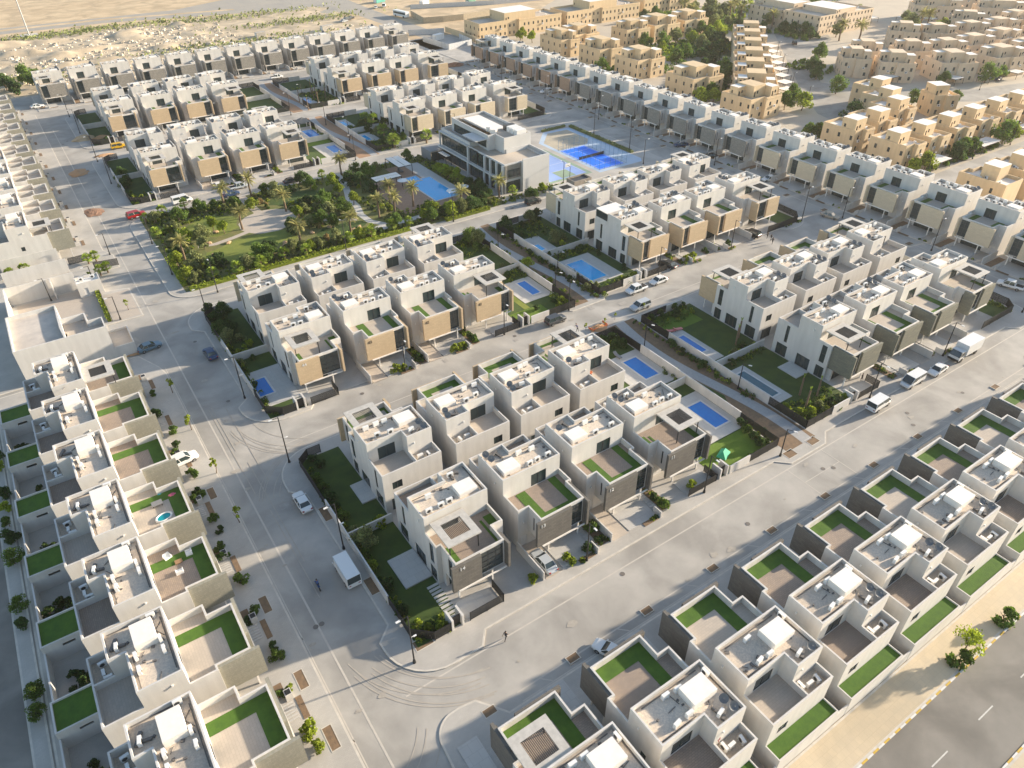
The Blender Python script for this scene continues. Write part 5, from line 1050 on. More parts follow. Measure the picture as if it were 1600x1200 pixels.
GARD = [(20.5,145.1,'d'),(20.5,140.5,'d'),(22.6,142.1,'d'),(20.3,135.4,'d'),(21.8,135.0,'d'),(20.5,131.0,'o'),(22.6,130.9,'o'),(20.7,126.1,'y'),(22.2,127.1,'y'),(23.8,128.1,'y'),(20.3,122.6,'o'),(22.5,122.6,'d'),(21.2,89.3,'d'),(21.6,87.2,'d'),(20.2,85.0),(20.2,82.5),(20.1,79.7,'d'),(20.1,77.7,'d'),(20.2,71.4,'o'),(20.8,68.7,'o'),(22.0,70.9,'y'),(24.2,71,'y'),(20.1,67.1),(20.2,64.3,'y'),(20.2,75.1),(20.6,52.7,'y'),(21.6,51.5,'y'),(22.9,50.6,'y'),(20.0,55.6,'d'),(20.2,60.1,'d'),(82.5,142.3),(84.1,143.2,'o'),(84.3,140.3,'o'),(84.3,136.9,'o'),(82.6,139.0),(80.8,142.0,'d'),(94.5,143.8,'d'),(94.6,140.8,'d'),(82.4,126.7,'o'),(80.7,122.2,'d'),(83.9,124.6,'d'),(99.0,142.9,'d'),(104.1,143.6,'d'),(101.2,142.5,'o'),(95.3,137.7,'d'),(100.6,130.4,'o'),(103.0,131.0,'o'),(100.7,128.1,'y'),(102.1,126.5,'o'),(94.5,125.1,'d'),(102.9,123.5,'d'),(105.0,119.6,'d'),(87.4,114.8,'y'),(87.2,123.1,'y'),(91.1,116.8,'d'),(91.4,113.2,'d'),(94.3,107.2,'o'),(91.8,107.3,'o'),(84.0,106.2,'y'),(82.7,105.2,'y'),(82.9,107.6,'d'),(91.5,128.8,'d'),(91.4,123.8,'d'),(91.3,119.9,'d'),(77.8,107.0,'d'),(99.2,105.7,'o'),(96.1,105.3,'y'),(104.4,105.7,'y'),(94.1,105.7,'d'),(105.4,110.7,'d'),(93.9,89.9,'y'),(95.0,90.0,'d'),(97.5,90.1,'d'),(101.7,90.3),(104.1,90.3,'d'),(83.5,88.9,'d'),(82.6,87.4,'d'),(83.5,86.1,'d'),(81.4,89.3,'d'),(84.2,86.7,'d'),(91.6,80.9,'d'),(91.6,77.9,'d'),(91.5,74.8,'d'),(91.4,72.3,'d'),(100.0,72.1,'o'),(102.9,72.7,'d'),(96.6,69.8,'d'),(121.9,105.1,'y'),(119.8,105.2,'y'),(126.5,105.6,'d'),(134.0,105.3,'d'),(115.5,105.6,'d'),(99.2,52.2,'o'),(99.4,51.0,'y'),(101.6,51.6,'d'),(103.2,51.6,'o'),(94.7,52.6,'y'),(104.6,51.2,'y'),(96.4,52.0,'y'),(94.4,55.5,'y'),(72.7,59.7,'d'),(48.9,52.4),(48.1,50.4,'d'),(46.1,50.0,'d'),(42.5,50.2,'y'),(60.6,50.2),(60.4,52.3,'d'),(66.9,51.1,'y'),(84.3,56.6,'d'),(84.0,54.8),(83.3,53.0,'d'),(83.0,51.2,'d'),(20.8,237.1,'d'),(21.3,231.3,'d'),(20.2,229.0,'d'),(20.4,222.7),(20.5,219.7,'y'),(22.2,216.9,'y'),(20.1,217.8,'y'),(49.0,216.2,'d'),(98.7,238.7,'d'),(99.3,235,'d'),(99.5,228.4,'o'),(105.8,229.2,'y'),(105.4,235.6,'d'),(104.1,239.4,'d'),(104.3,219.3),(103.0,217.3),(96.8,237.5,'d'),(97.9,219.4,'d'),(103.8,290.9,'d'),(101.1,296.2,'d'),(103.8,279.4,'o'),(104.6,275.6,'o'),(101.6,275.8,'o'),(99.4,276.2),(99.2,232.6,'d'),
 (36.9,50.3,'y'),(60.5,105,'d'),(60.9,103.9),(48.6,104.6,'d'),(48.9,106.4,'y'),(56,103.5,'y'),(57,103.6,'y'),(58,103.6,'y'),(43.4,103.6,'y'),(45.0,103.6,'y'),(61,104.6,'d'),(23.5,276,'d'),(100,88.4,'d')]
BIGK = {(20.5,145.1),(20.5,140.5),(22.6,142.1),(20.3,135.4),(21.8,135.0),(20.5,131.0),(98.7,238.7),(99.3,235),(20.8,237.1),(21.3,231.3),(20.2,229.0),(104.1,143.6),(101.2,142.5),(94.5,143.8),(100.6,130.4),(87.2,123.1),(84.1,143.2),(84.3,140.3),(82.5,142.3),(20.8,68.7),(99.5,228.4),(105.4,235.6),(104.1,239.4),(96.8,237.5),(97.9,219.4),(104.3,219.3)}
def zone(x, y):
    h = 'left' if x < 60 else ('middle' if x < 100 else 'right')
    r = 'by the wide near street' if y < 72 else ('below the middle street' if y < 97 else ('above the middle street' if y < 124 else ('below the park street' if y < 152 else ('above the park' if y < 262 else 'far upper'))))
    return f'in the {h} gardens {r}'
for t in GARD:
    k = t[2] if len(t) > 2 else 'm'; zn = zone(t[0],t[1])
    if (t[0],t[1]) in BIGK: plant(k,'bushy_tree',t[0],t[1],random.uniform(.85,1.25),DN[k]+', {k} from left '+zn,'tree','garden trees','gt'+k+zn)
    else: plant('s'+k,'shrub',t[0],t[1],random.uniform(1.0,1.6),{'m':'green','d':'dark green','y':'yellow-green','o':'olive-grey'}[k]+' rounded shrub, {k} from left '+zn,'shrub','garden shrubs','gs'+k+zn)
LSH = [(4.0,122.3),(3.0,116.4,'d'),(4.3,109.2),(3.3,103.2),(4.3,96.7),(4.0,92.6,'d'),(4.4,85.6),(4.6,82.9,'d'),(3.2,90.7),(3.7,79.9),(3.4,77.4,'d'),(4.1,105.5,'d'),(3.5,115.0,'d'),(4.4,60.1,'d'),(4.3,58.3),(4.1,53.4,'y'),(2.8,53.3),(4.3,47.9,'y'),(4.0,46.6,'y'),(4.2,45.2,'y'),(4.4,66.2),(4.2,72.0),(3.0,65.5,'d'),(3.2,79.0),(4.3,91.4)]
for t in LSH: k = t[2] if len(t) > 2 else 'm'; plant('s'+k,'shrub',t[0],t[1],random.uniform(.9,1.5),'{k} from front of the leafy shrubs before the lower-left villas','shrub','shrubs before the lower-left villas','lsh')
for x,y in [(7.1,120.9),(7.2,108.4),(7.6,95.4),(7.4,83.0)]: plant('sap','young_tree',x,y,1.5,'thin young tree, {k} from left on the left street pavement','tree','young street trees','sap1')
for x,y in [(-20.6,101.2),(-20.5,108.0),(-20.5,104.6),(-20.6,97.6),(-20.7,93.0),(-20.5,118.5),(-20.5,115.2),(-20.7,84.1),(-20.7,80.8),(-20.5,69.3),(-20.5,66.5),(-20.5,56.5)]: plant(random.choice('mdy'),'street_tree',x,y,random.uniform(.6,.85),'{k} from left of the small trees behind the lower-left villas','tree','trees behind the lower-left villas','farl')
for i in range(-2,6):
    for j in range(5): plant('sd','shrub',-14.9-random.uniform(.3,3.2),55.3+12.5*i+random.uniform(-1.6,1.7),random.uniform(.9,1.3),'dark shrub in a back yard, {k} from left behind the lower-left villas','shrub','back yard shrubs lower left','by')
for x,y in [(89.0,94.6),(81.6,94.9),(85.9,94.2),(96.5,94.3)]: plant('sap','young_tree',x,y,.8,'short staked young tree, {k} from left at the middle street crossing','tree','young trees at the crossing','sap2')
for x,y in [(99.5,56.5),(97.2,53.5),(101.4,54.4),(102.6,74.2),(104.8,75.5),(98,281),(100,284),(102,279),(97.5,275.5),(92.6,282),(91.4,270),(100.5,290)]:
    t_, c_ = proto('sap', 1); o = thing('transplanted_palm', (x,y,.12), random.uniform(0,6)); b = MB(); b.cyl((0,0,0),(.05,.03,3.9 if y < 90 else 4.6),.19,.15,8); b.build('trunk', PALMB, o)
    f = MB(); rr = random.Random(int(x*9))
    for k in range(16):
        a = rr.uniform(0,6.28); p = Vector((.05,.03,3.9 if y < 90 else 4.6)); d = Vector((math.cos(a)*.3,math.sin(a)*.3,1)); s_ = Vector((-math.sin(a),math.cos(a),0))*.07; f.face([p-s_,p+s_,p+d*.8+s_*.6,p+d*.8-s_*.6])
    f.build('crown', FOL['f'], o); later(o,'bare tall palm trunk with tied fronds, {k} from left','palm','transplanted palms','tp')
NE = [(278.8,243.5,'d'),(288.7,255.8,'d'),(309.8,272.5),(301.0,270.6,'y'),(271.2,238.3,'d'),(258.0,228.7,'d'),(264.0,240.5,'d'),(256.4,242.4),(246.7,238.4),(285.8,270.1,'o'),(278.4,271.5,'o'),(267.1,268.9),(258.4,271.7),(277.7,253.8,'o'),(243.7,207.1),(237.3,201.2,'d'),(213.7,192.6,'y'),(217.4,189.4,'y'),(220.6,193.9),(256.3,257.4,'y'),(283.2,264.8,'y'),(335.5,296.5,'o'),(334.2,300.8,'o'),(344.0,300.3,'o'),(344.9,324.3,'o'),(214.4,250.0),(222.0,311.7,'y'),(223.1,321.5,'y'),(220.0,319.1,'y'),(307.1,271.7,'y'),(294.1,257.0,'d'),(250.1,225.6,'d'),(249.9,214.1),(342.8,308.1,'o'),(345.0,303.0,'o'),(336.6,305.7,'o'),(381.4,297.6),(353.5,286.9,'o'),(340.7,269.1,'o'),(330.4,262.6,'d'),(336.7,254.8,'d'),(337.2,249.7,'d'),(339.0,244.2,'d'),(337.1,238.6,'d'),(303.5,208.2),(294.1,203.6,'d'),(285.4,197.4,'d'),(277.5,189.5,'d'),(240.2,172.2),(238.2,165.7,'y'),(234.1,170.1),(266.4,172.0),(350.9,234.1,'o'),(405.9,232.3,'o'),(398.9,225.2,'o'),(396.5,221.0,'o'),(376.5,213.1,'o'),(372.4,205.4),(407.8,212.9,'y'),(404.9,209.1),(301.3,172,'o'),(311.6,155.5),(328.0,147.7),(337.4,146.6),(277.1,147.0),(290.5,138.6),(213.5,143.8),(215.4,141.5),(242.1,147.7,'d'),(213.8,106.9,'y'),(217.1,105.6,'y'),(235.4,106.0,'d'),(239.3,106.8),(243.8,106.2),(261.6,105.7),(264.7,105.0,'y'),(288,106),(270.1,124.0),
 (275,248,'d'),(270,244,'d'),(284,250,'d'),(292,262),(262,275,'y'),(300,276),(318,284,'o'),(326,282,'o'),(312,292),(320,296,'y'),(330,312,'o'),(306,300),(352,318,'o'),(340,332,'o'),(362,330,'m'),(374,318,'o'),(312,306,'o'),(365,300,'y'),(346,292,'o'),(326,274,'d'),(388,288,'m'),(396,270,'m'),(408,262,'o'),(360,272,'o'),(350,280,'o'),(300,318,'o'),(394,300,'m'),(402,280,'o'),(310,320,'m'),(324,304,'y'),(390,312,'o'),(410,292,'m')]
for t in NE:
    k = t[2] if len(t) > 2 else 'm'; plant(k,'bushy_tree',t[0],t[1],random.uniform(1.5,2.3),DN[k]+', {k} from left among the tan villas','tree','trees of the tan estate','ne'+k,z=0)
for x,y in [(345,228),(352,222),(340,265),(398,216),(403,222),(318,300),(330,318),(350,300),(340,286),(338,292),(308,287)]: plant('date','date_palm',x,y,1.5,'tall hazy date palm, {k} from left in the tan estate','palm','palms of the tan estate','nedate',z=0)
plant('sm','shrub',72.3,11.4,1.9,'clipped round bush at the foot of the lone tree on the yellow pavement','shrub','roadside bushes','rb1'); plant('sm','shrub',82.6,11.5,2.0,'clipped round bush alone on the painted kerb, lower right','shrub','roadside bushes','rb2')
o = thing('street_tree', (73.8,11.9,.12)); link_mesh('trunk', trunk_mesh(3.2,.1,3,6,1.0), o); link_mesh('crown', crown_mesh('x',1.9,2.6,1.7,700,.13,14,5,FOL['y']), o); tag(o,'thin yellow-green tree beside the painted kerb, lower right','tree')
for x,y in [(14,360),(5,356),(-4,362),(10,372),(-10,352),(2,366)]: plant(random.choice('dm'),'bushy_tree',x,y,2.2,'{k} from left of the dense green bushes by the upper-left desert edge','tree','bushes by the desert edge','ul',z=0)
for x,y in [(3.3,184.2),(5.0,184.6),(4.6,176.3),(6.2,176.9)]: plant('fan','fan_palm',x,y,.95,'small fan palm, {k} from left by the black street gates','palm','young palms by the gates','gatep')
for x,y in [(-9.5,187.0),(-12.5,186.5)]: plant('fan','fan_palm',x,y,.95,'small fan palm, {k} from left in the walled slot yard','palm','palms in the slot yard','slotp')
plant('sy','shrub',-12.4,155.8,1.3,'yellow-green bush in the walled yard corner at left','shrub','yard bushes','yb'); plant('sap','young_tree',6.6,156.4,1.2,'dark young tree on the bare paved forecourt','tree','forecourt trees','fc')
# dense planting that reads as one mass: beds of the park, of the garden edges and of the front yards
def mass(name, m, areas, seed, per=26, hmax=.9, s=.12):
    b = MB(); rnd = random.Random(seed)
    for (u0,v0,u1,v1,den,h) in areas:
        A = (u1-u0)*(v1-v0)
        for _ in range(max(1,int(A*den*1.5))):
            cx, cy = rnd.uniform(u0,u1), rnd.uniform(v0,v1); r = rnd.uniform(.25,.6)*max(.7,h); hh = h*rnd.uniform(.5,1.1)
            for _k in range(per):
                a = rnd.uniform(0,6.283); q = math.sqrt(rnd.random())*r; z = hh*(1-(q/r)**2*.7)*rnd.uniform(.35,1)
                leaf(b, (cx+q*math.cos(a), cy+q*math.sin(a), .12+z), rnd, s)
    return tag(b.build(name, m), kind='stuff')
GA = [(93.1,103,94.3,145,.55,1.3),(94.3,122,106,127,.45,.9),(94.3,135,104,143,.35,1.2),(94.3,104.5,103,107.6,.6,1.1),(100,121.8,106,125,.5,1.0),(83.4,104.5,85.1,110,.8,1.2),(80,120,85.1,124,.6,1.3),(72.5,136,85,143.5,.35,1.3),
      (86,72,87,92,.5,.6),(91.2,60,92.4,92,.6,.8),(86,104,87.6,147,.55,.9),(91.2,104,92.5,147,.6,1.0),(93.1,50,104.5,55.5,.5,1.1),(98.4,69.3,106,72.5,.55,1.0),(93.1,71,94.3,84,.5,.8),(93.2,86.5,105,90.2,.45,1.0),
      (19.3,50.5,20.5,88,.7,.9),(20.2,50,24,52.5,.8,.9),(19.3,104,20.5,141,.7,1.0),(19.5,70.3,25.8,71.6,.6,.9),(84.2,50,85.2,56,.9,1.0),(78,50,84,50.8,.8,.8),(81,86.5,85,90.3,.6,1.1),(84.2,70,85.2,76,.6,.8),
      (93.2,214.5,105,224,.35,1.3),(93.2,236,105,243,.4,1.3),(96.5,270,105,300,.25,1.0),(84.2,232,85.2,251,.6,1.0),(19.5,214.5,25.5,221,.35,1.0),(158.5,50,160,60,.7,1.0),(154,103.8,160,105,.6,.8)]
for X_ in (XL, XR):
    for vS_ in (53.1,106.9,218.2,276.4,274.6):
        if (X_ is XL and vS_ == 274.6) or (X_ is XR and vS_ == 276.4): continue
        for i_ in (0,1,2,3):
            x_ = X_[i_]; mir_ = (i_ == 0) if X_ is XL else (i_ != 3)
            if i_ in (0,3): continue
            if mir_: GA += [(x_-1.7,vS_-3.2,x_-.2,vS_+3,.75,.9),(x_+1.5,vS_-4.1,x_+4.1,vS_-3.6,1.4,.8)]
            else: GA += [(x_+9.9,vS_-3.2,x_+11.4,vS_+3,.75,.9),(x_+5.6,vS_-4.1,x_+8.2,vS_-3.6,1.4,.8)]
for k_ in range(-5,16): y_ = 102.1+12.28*k_; GA.append((174.8,y_+1.5,175.4,y_+4.2,1.0,.5))
mass('garden_planting', FOL['m'], GA, 21); mass('garden_planting', FOL['y'], [(a,b_,c,d,e*.45,f) for a,b_,c,d,e,f in GA], 22); mass('garden_planting', FOL['d'], [(a,b_,c,d,e*.5,f*.8) for a,b_,c,d,e,f in GA], 23)
PA = [(19.8,158.6,104,161.5,.35,.8),(19.8,161,26,203,.4,.8),(26,193.5,44,203.5,.4,.9),(48,199,68,203.5,.4,.9),(49,161,68,165,.3,.6),(56,178.5,68,192,.45,.9),(53.5,171.5,58,192,.3,.7),(71,172,77,183,.35,.8),(71.5,164.5,88,169,.4,.8),(99,165,104,200,.45,1.0),(28,162,56,166,.35,.8),(84,199.8,99,203.5,.4,.9),(100,157,125,160.5,.4,.9)]
mass('park_planting', FOL['y'], PA, 31, per=20, s=.14); mass('park_planting', FOL['d'], [(a,b_,c,d,e*.7,f) for a,b_,c,d,e,f in PA], 32, per=20, s=.14); mass('park_planting', FOL['o'], [(a,b_,c,d,e*.5,f) for a,b_,c,d,e,f in PA], 33, per=20, s=.14)
mass('estate_planting', FOL['m'], [(250,244,300,256,.16,2.2),(262,256,300,270,.1,2),(231.5,198,236,204,.5,1.4),(216,247,231,253,.3,1.2),(232,218,252,240,.08,2.2),(284,192,300,212,.1,2),(330,236,342,262,.14,2.2),(310,290,345,325,.1,2.6),(214,104.5,262,106.5,.3,1.2),(202,262,214,276,.12,1.8)], 41, per=40, s=.3); mass('estate_planting', FOL['y'], [(250,244,300,272,.05,2),(310,290,400,325,.04,2.6),(300,270,330,290,.1,2)], 42, per=40, s=.3)
# scrub on the desert: countless
b = MB(); rnd = random.Random(8)
for i in range(2600):
    c = [(60,474,30),(125,462,26),(150,430,22),(20,470,24),(-5,380,16),(100,395,30)][rnd.randrange(6)]; x = rnd.gauss(c[0],c[2]); y = rnd.gauss(c[1],5)
    if y < 352: continue
    leaf(b,(x,y,rnd.uniform(0.1,.6)+(1.2 if y<470 and y>355 else 0)*0.4),rnd,.55)
tag(b.build('scrub', FOL['o']), kind='stuff')
b = MB()
for u0,v0,u1,v1 in ((22.0,60.5,24,67),(72,74,78,84)): pass
# ---------------------------------------------------------------- vehicles
def paint(name, c, r=.32): return mat('paint_'+name, c, r, spec=.6)
def vehicle(kind, x, y, rz, pm, label, group='vehicles parked and driving'):
    o = thing(kind, (x,y,.03), rz); sp = {
     'sedan': (4.75,1.82,[(-2.37,.62,.45,.70),(-2.2,.82,.28,.88),(-1.5,.9,.22,.95),(1.1,.9,.22,.88),(2.0,.85,.25,.78),(2.37,.66,.38,.62)], (-1.75,-1.05,.35,1.15,1.42)),
     'suv': (4.8,1.95,[(-2.4,.72,.5,1.0),(-2.3,.9,.35,1.12),(1.2,.95,.3,1.08),(2.2,.9,.32,.95),(2.4,.74,.45,.8)], (-2.25,-2.0,.55,1.25,1.74)),
     'pickup': (5.3,1.9,[(-2.65,.9,.5,.95),(-.9,.93,.4,1.0),(1.4,.93,.35,1.05),(2.45,.88,.38,.95),(2.65,.7,.5,.8)], (-.85,-.7,.9,1.55,1.75)),
     'van': (5.2,2.0,[(-2.6,.92,.4,1.2),(1.3,.97,.35,1.2),(2.3,.9,.35,.95),(2.6,.78,.45,.8)], (-2.58,-2.5,1.1,2.1,2.15)),
     'box_van': (5.0,2.1,[(-2.5,1.0,.35,1.1),(2.3,1.03,.35,1.1),(2.5,.9,.4,.9)], (-2.5,-2.48,2.2,2.4,2.35))}[kind if kind != 'minivan' else 'van']
    L, Wd, st, cab = sp; b = MB(); 
    for (xx,w_,z0,z1) in st:
        for (yy,zz) in ((-w_*.9,z0),(-w_,z0+.15),(-w_,z1-.14),(-w_*.86,z1),(w_*.86,z1),(w_,z1-.14),(w_,z0+.15),(w_*.9,z0)): b.v.append((xx,yy,zz))
    n = len(st)
    for i in range(n-1):
        for k in range(8): b.f.append([i*8+k,i*8+(k+1)%8,(i+1)*8+(k+1)%8,(i+1)*8+k][::-1]); b.m.append(0)
    b.f.append([k for k in range(8)]); b.m.append(0); b.f.append([(n-1)*8+7-k for k in range(8)]); b.m.append(0)
    if kind == 'pickup': 
        b.box(-2.5,-1.0,-.78,.78,.97,1.0)
        q = MB(); q.box(-2.5,-1.0,-.74,.74,1.001,1.012,bottom=False); q.build('load_bed', mat('bed_liner',(.02,.02,.02),.8), o)
    b.build('body', pm, o)
    x0,x1,x2,x3,zt = cab; wb = Wd/2-.06; wt = Wd/2-(.25 if kind in ('sedan','suv','pickup') else .12); zb = st[1][3]-.05
    g = MB(); V = [(x0,-wb,zb),(x3,-wb,zb),(x3,wb,zb),(x0,wb,zb),(x1,-wt,zt-.03),(x2,-wt,zt-.03),(x2,wt,zt-.03),(x1,wt,zt-.03)]; g.v = V; g.f = [[0,1,5,4],[1,2,6,5],[2,3,7,6],[3,0,4,7]]; g.m = [0]*4; g.build('windows', GLASS, o)
    r = MB(); r.box(x1-.03,x2+.03,-wt-.03,wt+.03,zt-.04,zt+.02)
    for sx in ([(x0,x1),(x3,x2)] + ([((x0+x3)/2,(x1+x2)/2)] if kind != 'sedan' else [((x0+x3)/2-.1,(x1+x2)/2-.1)])):
        for sg in (-1,1): r.cyl((sx[0],sg*(wb-.01),zb),(sx[1],sg*(wt+.005),zt-.02),.05,.045,5)
    if kind in ('van','box_van','minivan'): r.box(x0+.06,x2-(.9 if kind!='box_van' else .2),-wb-.015,wb+.015,zb,zt-.25 if kind=='box_van' else zb+.25)
    r.build('roof', pm, o)
    for sx in (-L*.29, L*.31):
        for sg in (-1,1):
            t = MB(); t.cyl((sx,sg*(Wd/2-.22),.33),(sx,sg*(Wd/2+.0),.33),.33,.33,14); w_ = t.build('wheel', mat('tyre',(.02,.02,.02),.9), o)
            h = MB(); h.cyl((sx,sg*(Wd/2-.01),.33),(sx,sg*(Wd/2+.012),.33),.19,.19,10); h.build('rim', mat('alloy',(.4,.4,.4),.35,metal=.8), w_)
    fz = st[-1][3]
    for sg in (-1,1):
        l = MB(); l.box(L/2-.16,L/2-.02,sg*.62-.17,sg*.62+.17,fz-.2,fz-.06); l.build('headlight', mat('headlight',(.6,.6,.58),.2), o)
        l = MB(); l.box(-L/2-.01,-L/2+.12,sg*.66-.14,sg*.66+.14,.72,.88); l.build('tail_light', mat('tail_light',(.3,.01,.01),.3), o)
        l = MB(); l.box(x3-.25,x3-.1,sg*(Wd/2+.05)-.09,sg*(Wd/2+.05)+.09,zb+.02,zb+.18); l.build('wing_mirror', pm, o)
    tag(o, label, {'sedan':'car','suv':'car','pickup':'pickup truck','van':'van','box_van':'van','minivan':'van'}[kind]); return o
PW, PS, PBG, PK, PR, PBL, PDG, PY, PBE = paint('white',(.72,.72,.70)), paint('silver',(.42,.45,.47)), paint('blue_grey',(.12,.19,.24)), paint('black',(.012,.013,.015)), paint('red',(.32,.01,.012)), paint('blue',(.02,.05,.12)), paint('dark_grey',(.05,.055,.06)), paint('yellow',(.65,.38,.01)), paint('beige',(.42,.36,.28))
N_, E_ = R(90), 0
for a in [('sedan',16.4,81.3,N_,PW,'silver-white sedan parked in the bay on the left street by the central block'),('box_van',16.6,65.2,N_,PW,'white closed box van parked below the white sedan on the left street'),('sedan',39.7,51.8,N_,PS,'silver-blue sedan in the driveway under the dark stone villa'),
 ('sedan',7.0,138.3,.15,PBG,'blue-grey sedan parked across the pavement beside the blank cream house'),('sedan',16.2,129.1,N_+.05,PBL,'dark blue sedan under the trees on the left street'),('suv',78.4,100.9,R(2),PDG,'dark grey SUV parked alone on the middle street'),('pickup',100.6,101.0,R(180),PW,'white pickup with dark load bed on the middle street'),('sedan',107.4,101.2,R(180),PW,'white sedan with dark roof behind the white pickup'),
 ('suv',96.5,95.2,R(180),PS,'silver SUV on the near side of the middle street'),('suv',142.8,105.6,R(100),PK,'black SUV in the driveway below the tan stone villas, near the crossing'),('sedan',114.5,105.6,R(100),PDG,'dark grey car half hidden by shrubs at the middle street'),('suv',109.9,153.2,0,PK,'black SUV on the street below the clubhouse'),
 ('sedan',38.3,36.0,R(112),PW,'white car on the pavement behind the lower-right villas'),('suv',3.9,100.9,R(8),PW,'white SUV nosing out between the lower-left villas'),('minivan',119.1,47.3,R(180),PW,'white minibus with roof hatch parked on the wide street'),('sedan',126.3,46.7,R(182),PW,'white sedan parked between the minibus and the box truck'),
 ('pickup',169.3,55.6,R(105),PW,'white pickup with dark bed at the right frame edge'),('van',108.1,46.7,R(3),PW,'white delivery van parked nearest the camera on the wide street'),('sedan',168.2,101.4,R(-75),PBE,'beige sedan driving on the long cross street'),('sedan',175.6,127.6,R(165),PW,'white sedan parked before the cream villas of the long row'),
 ('sedan',175.6,163.4,R(160),PBL,'dark blue car before the grey stone villas, the left one'),('sedan',175.4,150.5,R(150),PK,'black car before the grey stone villas, the right one'),('suv',176.2,237.8,R(170),PW,'white SUV before the brown stone villas'),('suv',18.4,206.2,R(8),PR,'red SUV turning at the corner of the palm park'),
 ('van',31.0,209.0,R(5),PW,'white van beyond the left trees of the palm park'),('pickup',47.0,210.2,R(3),PS,'silver pickup before the villas above the palm park'),('sedan',42.3,214.6,R(100),PW,'white car in a driveway above the palm park'),('sedan',43.7,206.2,R(5),PBL,'dark blue car behind the tall palm of the park'),
 ('suv',25.5,266.8,R(0),PY,'yellow construction vehicle at the upper-left corner plot'),('sedan',9.2,332.5,R(5),PW,'white car at the far left end of the upper-left street'),('suv',171.3,415.7,R(20),PDG,'dark car, the middle one of three on the desert edge'),('sedan',174.6,418.8,R(20),PK,'black car, the right one of three on the desert edge'),
 ('sedan',168.2,413.2,R(20),PS,'silver car, the left one of three on the desert edge'),('pickup',97.3,320.5,R(3),PW,'white pickup on the far street below the grey villas'),('sedan',61.0,206.0,R(5),PDG,'dark car behind the trees on the park street'),('suv',322.0,236.0,R(45),PK,'black SUV on the curved street by the pale tan building'),('sedan',199.6,439.4,R(60),PW,'white car by the far construction road, the left one'),('van',205.4,440.2,R(60),PW,'white van by the far construction road, right of the car'),('sedan',336.4,146.5,R(10),PBL,'blue car under a carport at the right edge')]: vehicle(*a)
o = thing('box_truck', (135.6,47.0,.03), R(180)); b = MB(); b.box(-3.6,1.75,-1.2,1.2,1.05,3.3); b.build('cargo_box', PW, o); b = MB(); b.v = [(1.9,-1.05,.55),(3.75,-1.05,.55),(3.75,1.05,.55),(1.9,1.05,.55),(1.9,-1.0,2.3),(3.2,-.98,2.3),(3.2,.98,2.3),(1.9,1.0,2.3),(3.75,-1.05,1.3),(3.75,1.05,1.3)]; b.f = [[0,1,8,5,4],[1,2,9,8],[2,3,7,6,9],[3,0,4,7],[4,5,6,7],[0,3,2,1]]; b.m = [0]*6; c = b.build('cab', PW, o)
q = MB(); q.face([(3.76,-.95,1.35),(3.76,.95,1.35),(3.24,.88,2.22),(3.24,-.88,2.22)]); q.face([(2.1,-1.06,1.3),(3.55,-1.06,1.3),(3.15,-1.02,2.1),(2.1,-1.02,2.1)]); q.face([(2.1,1.06,1.3),(2.1,1.02,2.1),(3.15,1.02,2.1),(3.55,1.06,1.3)]); q.build('windscreen', GLASS, c)
b = MB(); b.box(-3.6,3.5,-.5,.5,.5,1.04); b.build('chassis', BLACK, o); b = MB(); b.box(3.76,3.85,-1.05,1.05,.4,.8); b.build('bumper', MATS['tyre'], o)
for sx in (-2.3, 2.7):
    for sg in (-1,1): t = MB(); t.cyl((sx,sg*.8,.45),(sx,sg*1.1,.45),.45,.45,14); t.build('wheel', MATS['tyre'], o)
tag(o,'white box truck parked on the wide street facing the camera','truck')
o = thing('coach', (200,407.5,.03), R(100)); b = MB(); b.box(-5.8,5.8,-1.25,1.25,.45,3.2); b.build('body', PW, o); b = MB(); b.box(-5.4,5.3,-1.27,1.27,1.6,2.6); b.box(5.75,5.83,-1.1,1.1,1.3,2.8); b.build('windows', GLASS, o)
for sx in (-3.6,3.7):
    for sg in (-1,1): t = MB(); t.cyl((sx,sg*1.0,.5),(sx,sg*1.27,.5),.5,.5,12); t.build('wheel', MATS['tyre'], o)
tag(o,'white coach parked by the tan hoarding near the desert','bus')
